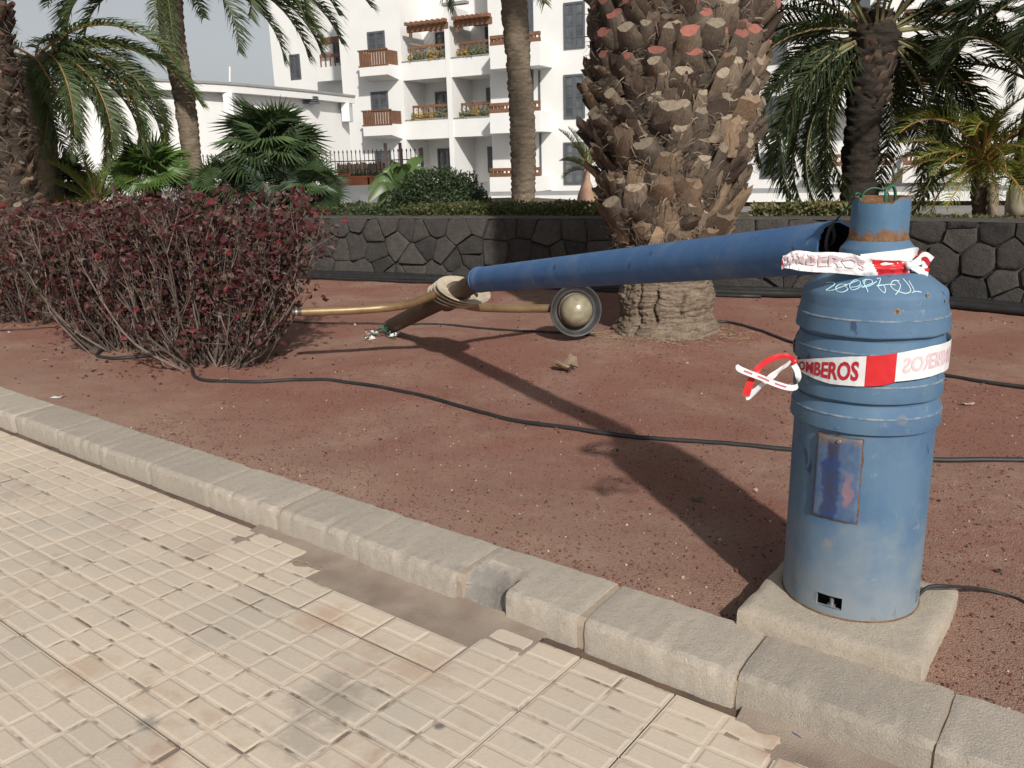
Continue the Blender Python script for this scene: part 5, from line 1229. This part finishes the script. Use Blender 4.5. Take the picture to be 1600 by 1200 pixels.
def balcony(x0, x1, ys_, off, pxm, nb_=13):
    for (rt, rbm, pb) in ys_:
        s0, s1 = S(x0, rbm, off), S(x1, rbm, off); zt_, zm, zb_ = Z(pxm, rt, off), Z(pxm, rbm, off), Z(pxm, pb, off)
        part('balcony', 'white', [(s0, s1, .002, off, zb_, zm)])
        m = MB(); fbox(m, s0, s1, off - .14, off, zt_ - .13, zt_); fbox(m, s0, s1, off - .14, off, zm + .001, zm + .16)
        for k in range(nb_): a = s0 + (s1 - s0 - .07) * k / (nb_ - 1); fbox(m, a, a + .07, off - .10, off - .04, zm + .161, zt_ - .131)
        for k in range(6): fbox(m, s0 + .02, s0 + .08, .05 + k * (off - .25) / 5, .11 + k * (off - .25) / 5, zm + .001, zt_ - .13)
        fbox(m, s0, s0 + .1, .02, off - .14, zt_ - .12, zt_ - .005); m.build('railing', MT['wood'], hotel)
        m = MB(); a = s1 - 1.45; fbox(m, a, a + .62, .003, .05, zm, zm + 2.05); m.build('door', MT['frame'], hotel)
balcony(765, 843, ((52, 68, 105), (159, 175, 207), (262, 276, 299)), 1.25, 805)
balcony(1287, 1394, ((18, 34, 62), (120, 138, 168), (240, 259, 287)), 1.25, 1340)
balcony(1412, 1520, ((10, 26, 56), (115, 133, 163), (238, 257, 285)), 1.25, 1465)
part('drainpipe', 'frame', [(S(1278), S(1281), .002, .10, Z(1279, 300), Z(1279, 255))]); part('drainpipe', 'frame', [(S(843.5), S(845.5), .002, .07, Z(845, 300), Z(845, 110))])
part('plinth_stripe', 'greystripe', [(sE + .01, sF, .003, .045, Z(900, 311), Z(900, 300))])
# set-back left wing
s0, s1 = S(424, 80, -6), S(545, 80, -6)
part('wing_wall', 'white', [(s0, s1, -12, -6, ZG, ZTOP)])
zt_ = Z(515, 104, -5.2); part('wing_parapet', 'white', [(S(495, 104, -5.2), S(540, 104, -5.2), -5.99, -5.2, Z(515, 126, -5.2), zt_)])
m = MB(); a, c = S(500, 100, -5.2), S(540, 100, -5.2); fbox(m, a, c, -5.3, -5.2, zt_ + .5, zt_ + .65)
for k in range(6): fbox(m, a + (c - a) * k / 5.3, a + (c - a) * k / 5.3 + .06, -5.28, -5.22, zt_, zt_ + .5)
m.build('railing', MT['wood'], hotel)
m = MB(); z = Z(520, 62, -5.2); fbox(m, S(500, 60, -5.2), S(540, 60, -5.2), -5.3, -5.15, z - .2, z + .15); m.build('pergola', MT['wood'], hotel)
window(452, 85, 468, 124, off=-6); window(520, 60, 536, 98, off=-6)

# white terrace edge with arches in front of the hotel
PO = 6.0
tp = thing('terrace_edge', 'long white terrace edge over a shaded brown wall with arches', 'terrace', (*fp(S(1300), PO, 0).xy, -.06))
def pz(y, x=1300): return Z(x, y, PO)
s0, s1 = S(560, 300, PO), S(1800, 300, PO)
m = MB(); fbox(m, s0, s1, PO - .9, PO, pz(315), pz(301)); m.build('slab', MT['white'], tp)
m = MB(); fbox(m, s0, s1, PO - .9, PO - .05, pz(301) + .001, pz(301) + .13); m.build('kerb', MT['greystripe'], tp)
m = MB(); fbox(m, s0, s1, PO - 1.0, PO - .35, -.06, pz(315) - .001); m.build('wall', MT['brownwall'], tp)
for xa, xb in ((1424, 1504), (1562, 1640)):
    a, c = S(xa, 330, PO - .35), S(xb, 330, PO - .35); zt_ = Z(1460, 321, PO - .35); m = MB(); pts = []
    for k in range(13): an = math.pi * k / 12; pts.append(((a + c) / 2 - (c - a) / 2 * math.cos(an) ** 3 if False else (a + c) / 2 - (c - a) / 2 * math.copysign(abs(math.cos(an)) ** .6, math.cos(an)), zt_ - .35 + .35 * math.sin(an) ** .6))
    pts = [(a, -.05)] + pts + [(c, -.05)]; V = [fp(x_, PO - .345, z_) for x_, z_ in pts]; W = [fp(x_, PO - .30, z_) for x_, z_ in pts]; n = len(V)
    m.add(V + W, [tuple(range(n, 2 * n))] + [(k, (k + 1) % n, n + (k + 1) % n, n + k) for k in range(n)]); m.build('arch', MT['hole'], tp)  # near-black plate before the wall stands in for the shade in the opening

# curved white low building on the left
cb = thing('curved_building', 'low curved white building with an overhanging cornice on the left', 'building', (*at(365, 200, 27).xy, -.06))
CV = [(-60, 23.5), (80, 24.0), (200, 24.8), (290, 25.8), (365, 27.0), (430, 28.6), (490, 30.4), (546, 32.6)]
CP = smooth_path([Vector((at(x, 200, Y).x, Y, 0)) for x, Y in CV], 5); zC_ = at(200, 128, 24.8).z
def cwall(m, d0, d1, z0, z1, mi=0, i0=0, i1=None):
    P = CP[i0:i1]; n = len(P)
    for i, p in enumerate(P):
        t = (P[min(i + 1, n - 1)] - P[max(i - 1, 0)]).normalized(); nr = Vector((t.y, -t.x, 0))
        for d, z in ((d0, z0), (d1, z0), (d1, z1), (d0, z1)): q = p + nr * d; m.v.append((q.x, q.y, z))
    b0 = len(m.v) - 4 * n
    for i in range(n - 1):
        for k in range(4): m.f.append((b0 + i * 4 + k, b0 + i * 4 + (k + 1) % 4, b0 + (i + 1) * 4 + (k + 1) % 4, b0 + (i + 1) * 4 + k)); m.m.append(mi)
    m.f += [(b0, b0 + 3, b0 + 2, b0 + 1), tuple(b0 + (n - 1) * 4 + k for k in range(4))]; m.m += [mi, mi]
m = MB(); cwall(m, -6, 0, ZG, zC_ - .20); m.build('wall', MT['white'], cb)
m = MB(); cwall(m, -6, .32, zC_ - .199, zC_ + .02); m.build('cornice', MT['white'], cb)
m = MB(); cwall(m, -6, .36, zC_ + .021, zC_ + .09); m.build('roof_edge', MT['greystripe'], cb)
for x, Y in ((362, 26.93), (541, 32.3)):
    p = at(x, 150, Y); t = Vector((math.sin(R(25)), 0, 0)); m = MB(); m.box(p.x - .14, p.x + .14, p.y - .42, p.y + .3, zC_ - .85, zC_ - .21); m.build('bracket', MT['white'], cb)
vp = at(484, 156, 30.0); m = MB()
for k in range(4): m.box(vp.x - .25, vp.x + .25, vp.y - .06, vp.y + .4, vp.z - .12 + k * .065, vp.z - .12 + k * .065 + .035)
m.build('vent', MT['frame'], cb)
m = MB(); m.tube([at(359, 128, 26.6), at(359, 104, 26.6)], .03, 6); m.build('aerial', MT['white'], cb)

# spiked fence on a low white wall, planters and a reed screen behind it
FY = 20.0
fa, fb = at(290, 292, FY), at(662, 292, FY); fd = (fb - fa); fd.z = 0; fl = fd.length; fd.normalize(); fnr = Vector((fd.y, -fd.x, 0)); fz0, fz1 = at(470, 292, FY).z, at(470, 236, FY).z
lw = MB(); lw.box(-.6, fl + 1.5, -.15, .15, -.06, fz0, 0, lambda x, y, z: fa + fd * x + fnr * y + Vector((0, 0, z - fa.z)))
tag(lw.build('low_wall', MT['white'], origin=(fa.x, fa.y, -.06)), 'low white wall carrying the spiked iron fence', 'wall')
lw = MB(); lw.box(-14, -.62, -.15, .15, -.06, fz0 - .1, 0, lambda x, y, z: fa + fd * x + fnr * y + Vector((0, 0, z - fa.z)))
tag(lw.build('low_wall', MT['white'], origin=(fa.x - 1, fa.y, -.06)), 'low white wall seen behind the fan palms at left', 'wall')
fen = thing('iron_fence', 'spiked iron fence on the low wall before the hotel', 'fence', (fa.x, fa.y, fz0))
def fpt(x, y, z): v = fa + fd * x + fnr * y; return Vector((v.x, v.y, z))
pk = MB(); hh = fz1 - fz0
pk.tube([(0, 0, 0), (0, 0, hh - .09)], .010, 5); pk.tube([(0, 0, hh - .09), (0, 0, hh - .05), (0, 0, hh)], [.010, .020, .002], 5); pkm = pk.mesh('picket', MT['iron'])
x = 0.0
while x < fl:
    o = link('picket', pkm, fen); o.location = fpt(x, 0, fz0) - Vector(fen['_o']); x += .098
for z in (fz0 + .14, fz1 - .26):
    m = MB(); m.tube([fpt(-.05, 0, z), fpt(fl + .02, 0, z)], .014, 5); m.build('rail', MT['iron'], fen)
for px in (604, 627, 660):
    s_ = (at(px, 260, FY) - fa).dot(fd); m = MB(); m.box(s_ - .035, s_ + .035, -.035, .035, fz0, fz1 + (.12 if px < 640 else 0), 0, lambda x, y, z: fpt(x, y, z)); m.build('post', MT['iron'], fen)
m = MB(); a, c = (at(524, 270, FY) - fa).dot(fd), (at(600, 270, FY) - fa).dot(fd)
for k in range(48): q = a + (c - a) * k / 48; m.tube([fpt(q, -.30 + U(-.01, .01), fz0), fpt(q, -.30, fz0 + .50 + U(-.03, .03))], .012, 5)
tag(m.build('reed_screen', MT['reed'], origin=(fa.x + 3, fa.y, fz0)), 'brown reed screen behind the spiked fence', 'screen')
for k, (px, lab, h) in enumerate(((537, 'left terracotta planter with a small bush behind the fence', .22), (562, 'long terracotta planter in the middle behind the fence', .17), (592, 'right terracotta planter behind the fence', .17))):
    s_ = (at(px, 285, FY) - fa).dot(fd); w_ = .17 if k == 0 else .2; t = thing('planter', lab, 'planter', fpt(s_, -.55 + (.37 if k == 0 else .37), fz0), 'terracotta planters behind the fence'); m = MB(); oy = -.0
    m.box(s_ - w_, s_ + w_, -.12, .10, fz0 + .0, fz0 + h, 0, lambda x, y, z: fpt(x * 1.0, y, z)); m.box(s_ - w_ - .02, s_ + w_ + .02, -.14, .12, fz0 + h, fz0 + h + .04, 0, lambda x, y, z: fpt(x, y, z)); m.build('pot', MT['terracotta'], t)
    r = random.Random(k); m = MB()
    for _ in range(160): leaf_quad(m, fpt(s_ + r.gauss(0, .09), r.gauss(0, .06), fz0 + h + abs(r.gauss(.05, .10 if k == 0 else .04))), Vector((r.gauss(0, 1), r.gauss(0, 1), r.gauss(0, 1))).normalized(), .06, .035, r, 1 if k == 0 else 0)
    tag(m.build('foliage', [LG[1], LH[2]], t), kind='stuff')

# =================================================================== SMALL DEBRIS
# fallen palm stub lying on the gravel
dp_ = gnd(886, 578, BED); t = thing('fallen_leaf_base', 'broken piece of palm leaf base lying on the gravel before the trunk', 'debris', (dp_.x, dp_.y, BED))
for k, (dx, dy, dz, yaw, el, sc, key) in enumerate(((0, 0, .02, 200, 20, .34, 'tan'), (.025, .01, .028, 60, 55, .26, 'tan'), (-.015, .02, .018, 150, 10, .26, 'pale'), (.01, -.02, .012, 280, 5, .22, 'dark'))):
    o = link('fragment', STB[key][k % 4], t); o.location = (dx, dy, dz); o.rotation_euler = (R(20 * k), R(-el), R(yaw)); o.scale = (sc * 1.2, sc * 1.5, sc * 1.5)
def scrap(name, label, cat, px, py, w, h, mat, seed, curl=.02, zoff=.004, z=None):
    r = random.Random(seed); p = gnd(px, py, BED if z is None else z); zz = (bed_z(p) if z is None else z) + zoff; m = MB()
    m.grid(5, 4, lambda u, v: (p.x + (u - .5) * w * (1 + .3 * nz(v * 4, seed)), p.y + (v - .5) * h * (1 + .4 * nz(u * 5, seed)), zz + curl * (.5 + .5 * nz(u * 3, v * 3, seed)) * (abs(u - .5) + .2)))
    o = m.build(name, mat, smooth=True, origin=(p.x, p.y, zz)); md = o.modifiers.new('thickness', 'SOLIDIFY'); md.thickness = .0015; return tag(o, label, cat)
WP = simple('white_litter', (.72, .71, .69), rough=.6, rvar=0); TN = simple('tan_dry_leaf', (.36, .25, .15), (.26, .17, .10), 30, .8, rvar=0); PKK = simple('pinkish_rubble', (.50, .34, .27), rough=.9, rvar=0); BL = simple('blue_thread', (.03, .06, .22), rough=.5, rvar=0)
scrap('paper_scrap', 'small white paper scrap on the gravel near the left kerb', 'litter', 90, 620, .07, .05, WP, 1)
scrap('paper_scrap', 'white scrap lying in the dirt patch by the kerb', 'litter', 674, 921, .025, .02, WP, 2, .02, .006, 0.0)
scrap('paper_scrap', 'crumpled white scrap at the foot of the red shrubs', 'litter', 262, 549, .08, .04, WP, 3, .05)
scrap('rubble_piece', 'pinkish flat fragment on gravel right of the stump', 'debris', 1512, 634, .06, .035, PKK, 4, .03, .006)
scrap('dry_leaf', 'greenish dry leaf lying in the shadow of the stump', 'leaf', 1090, 780, .045, .03, simple('dull_green_leaf', (.12, .13, .08), rough=.8, rvar=0), 5, .03)
scrap('dry_leaf', 'dry leaf beside the footing in the far right gravel', 'leaf', 1560, 890, .02, .018, PEB[1], 6, .02)
m = MB(); m.tube(smooth_path([gnd(1236, 1143, .006), gnd(1243, 1147, .010), gnd(1252, 1153, .006)], 4), .0012, 5); tag(m.build('thread', BL, smooth=True, origin=gnd(1243, 1147, 0)), 'short blue thread lying beside the kerb', 'litter')
m = MB()
for k in range(14):
    p = gnd(U(470, 590), U(846, 905), 0); 
    if not in_patch(p.dot(KA), p.dot(KB)): continue
    a = U(0, 6.3); l = U(.02, .06); p.z = .003; m.tube([p, p + Vector((math.cos(a) * l * .5, math.sin(a) * l * .5, .012)), p + Vector((math.cos(a) * l, math.sin(a) * l, .004))], .0012, 4)
for k in range(160):                                       # dry straw round the palm foot and under the shrubs
    if k < 100: a = R(U(180, 360)); d_ = .46 + abs(rng.gauss(0, .16)); p = Vector((PALM.x + math.cos(a) * d_, PALM.y + math.sin(a) * d_, 0))
    else: q = rng.choice((SH1, SH2, SH3)); p = q + Vector((rng.gauss(0, .4), rng.gauss(-.1, .25), 0))
    if p.dot(KB) < 2.3: continue
    a = U(0, 6.3); l = U(.02, .09); p.z = bed_z(p) + .003; m.tube([p, p + Vector((math.cos(a) * l * .5, math.sin(a) * l * .5, .008)), p + Vector((math.cos(a) * l, math.sin(a) * l, .003))], .0018, 4)
tag(m.build('dry_straw', simple('straw', (.40, .31, .19), (.3, .22, .13), 20, .9, rvar=0)), 'scattered dry straw on the ground', 'straw', kind='stuff')
r = random.Random(5); m = MB()
for k in range(900):                                       # crumbled bark litter round the palm foot
    a = R(r.uniform(170, 370)); d_ = .40 + abs(r.gauss(0, .22)); p = Vector((PALM.x + math.cos(a) * d_, PALM.y + math.sin(a) * d_, 0)); p.z = bed_z(p) + .002; s_ = r.uniform(.004, .014)
    m.add([p + Vector((r.uniform(-s_, s_), r.uniform(-s_, s_), r.uniform(0, s_))) for _ in range(4)], [(0, 1, 2), (0, 2, 3), (0, 3, 1), (1, 3, 2)])
tag(m.build('bark_litter', MT['barkbase']), 'crumbled bark litter round the foot of the thick palm', 'bark', kind='stuff')
r = random.Random(6); m = MB()
for k in range(260):                                       # fallen shrub leaves
    q = r.choice((SH1, SH1, SH2, SH3)); p = q + Vector((r.gauss(0, .42), r.gauss(-.08, .28), 0))
    if p.dot(KB) < 2.3: continue
    p.z = bed_z(p) + .006; d = Vector((r.gauss(0, 1), r.gauss(0, 1), r.gauss(0, .15))).normalized(); leaf_quad(m, p, d, r.uniform(.02, .045), .025, r, r.choice((0, 1, 3, 3)))
tag(m.build('fallen_leaves', LFR), 'fallen leaves under the red shrubs', 'leaves', kind='stuff')

# the stump stands on the footing (its parts were laid out for a base at z = .21): set it down and size it to the photo
K_ = 1.0271
for o in (stump, lt, ut):
    o.scale = (K_,) * 3; b0 = o.location.copy(); o.location = (SC.x * K_ + (b0.x - SC.x) * K_, SC.y * K_ + (b0.y - SC.y) * K_, .1750 + (b0.z - .21) * K_)
for o in bpy.data.objects:
    if '_o' in o: del o['_o']
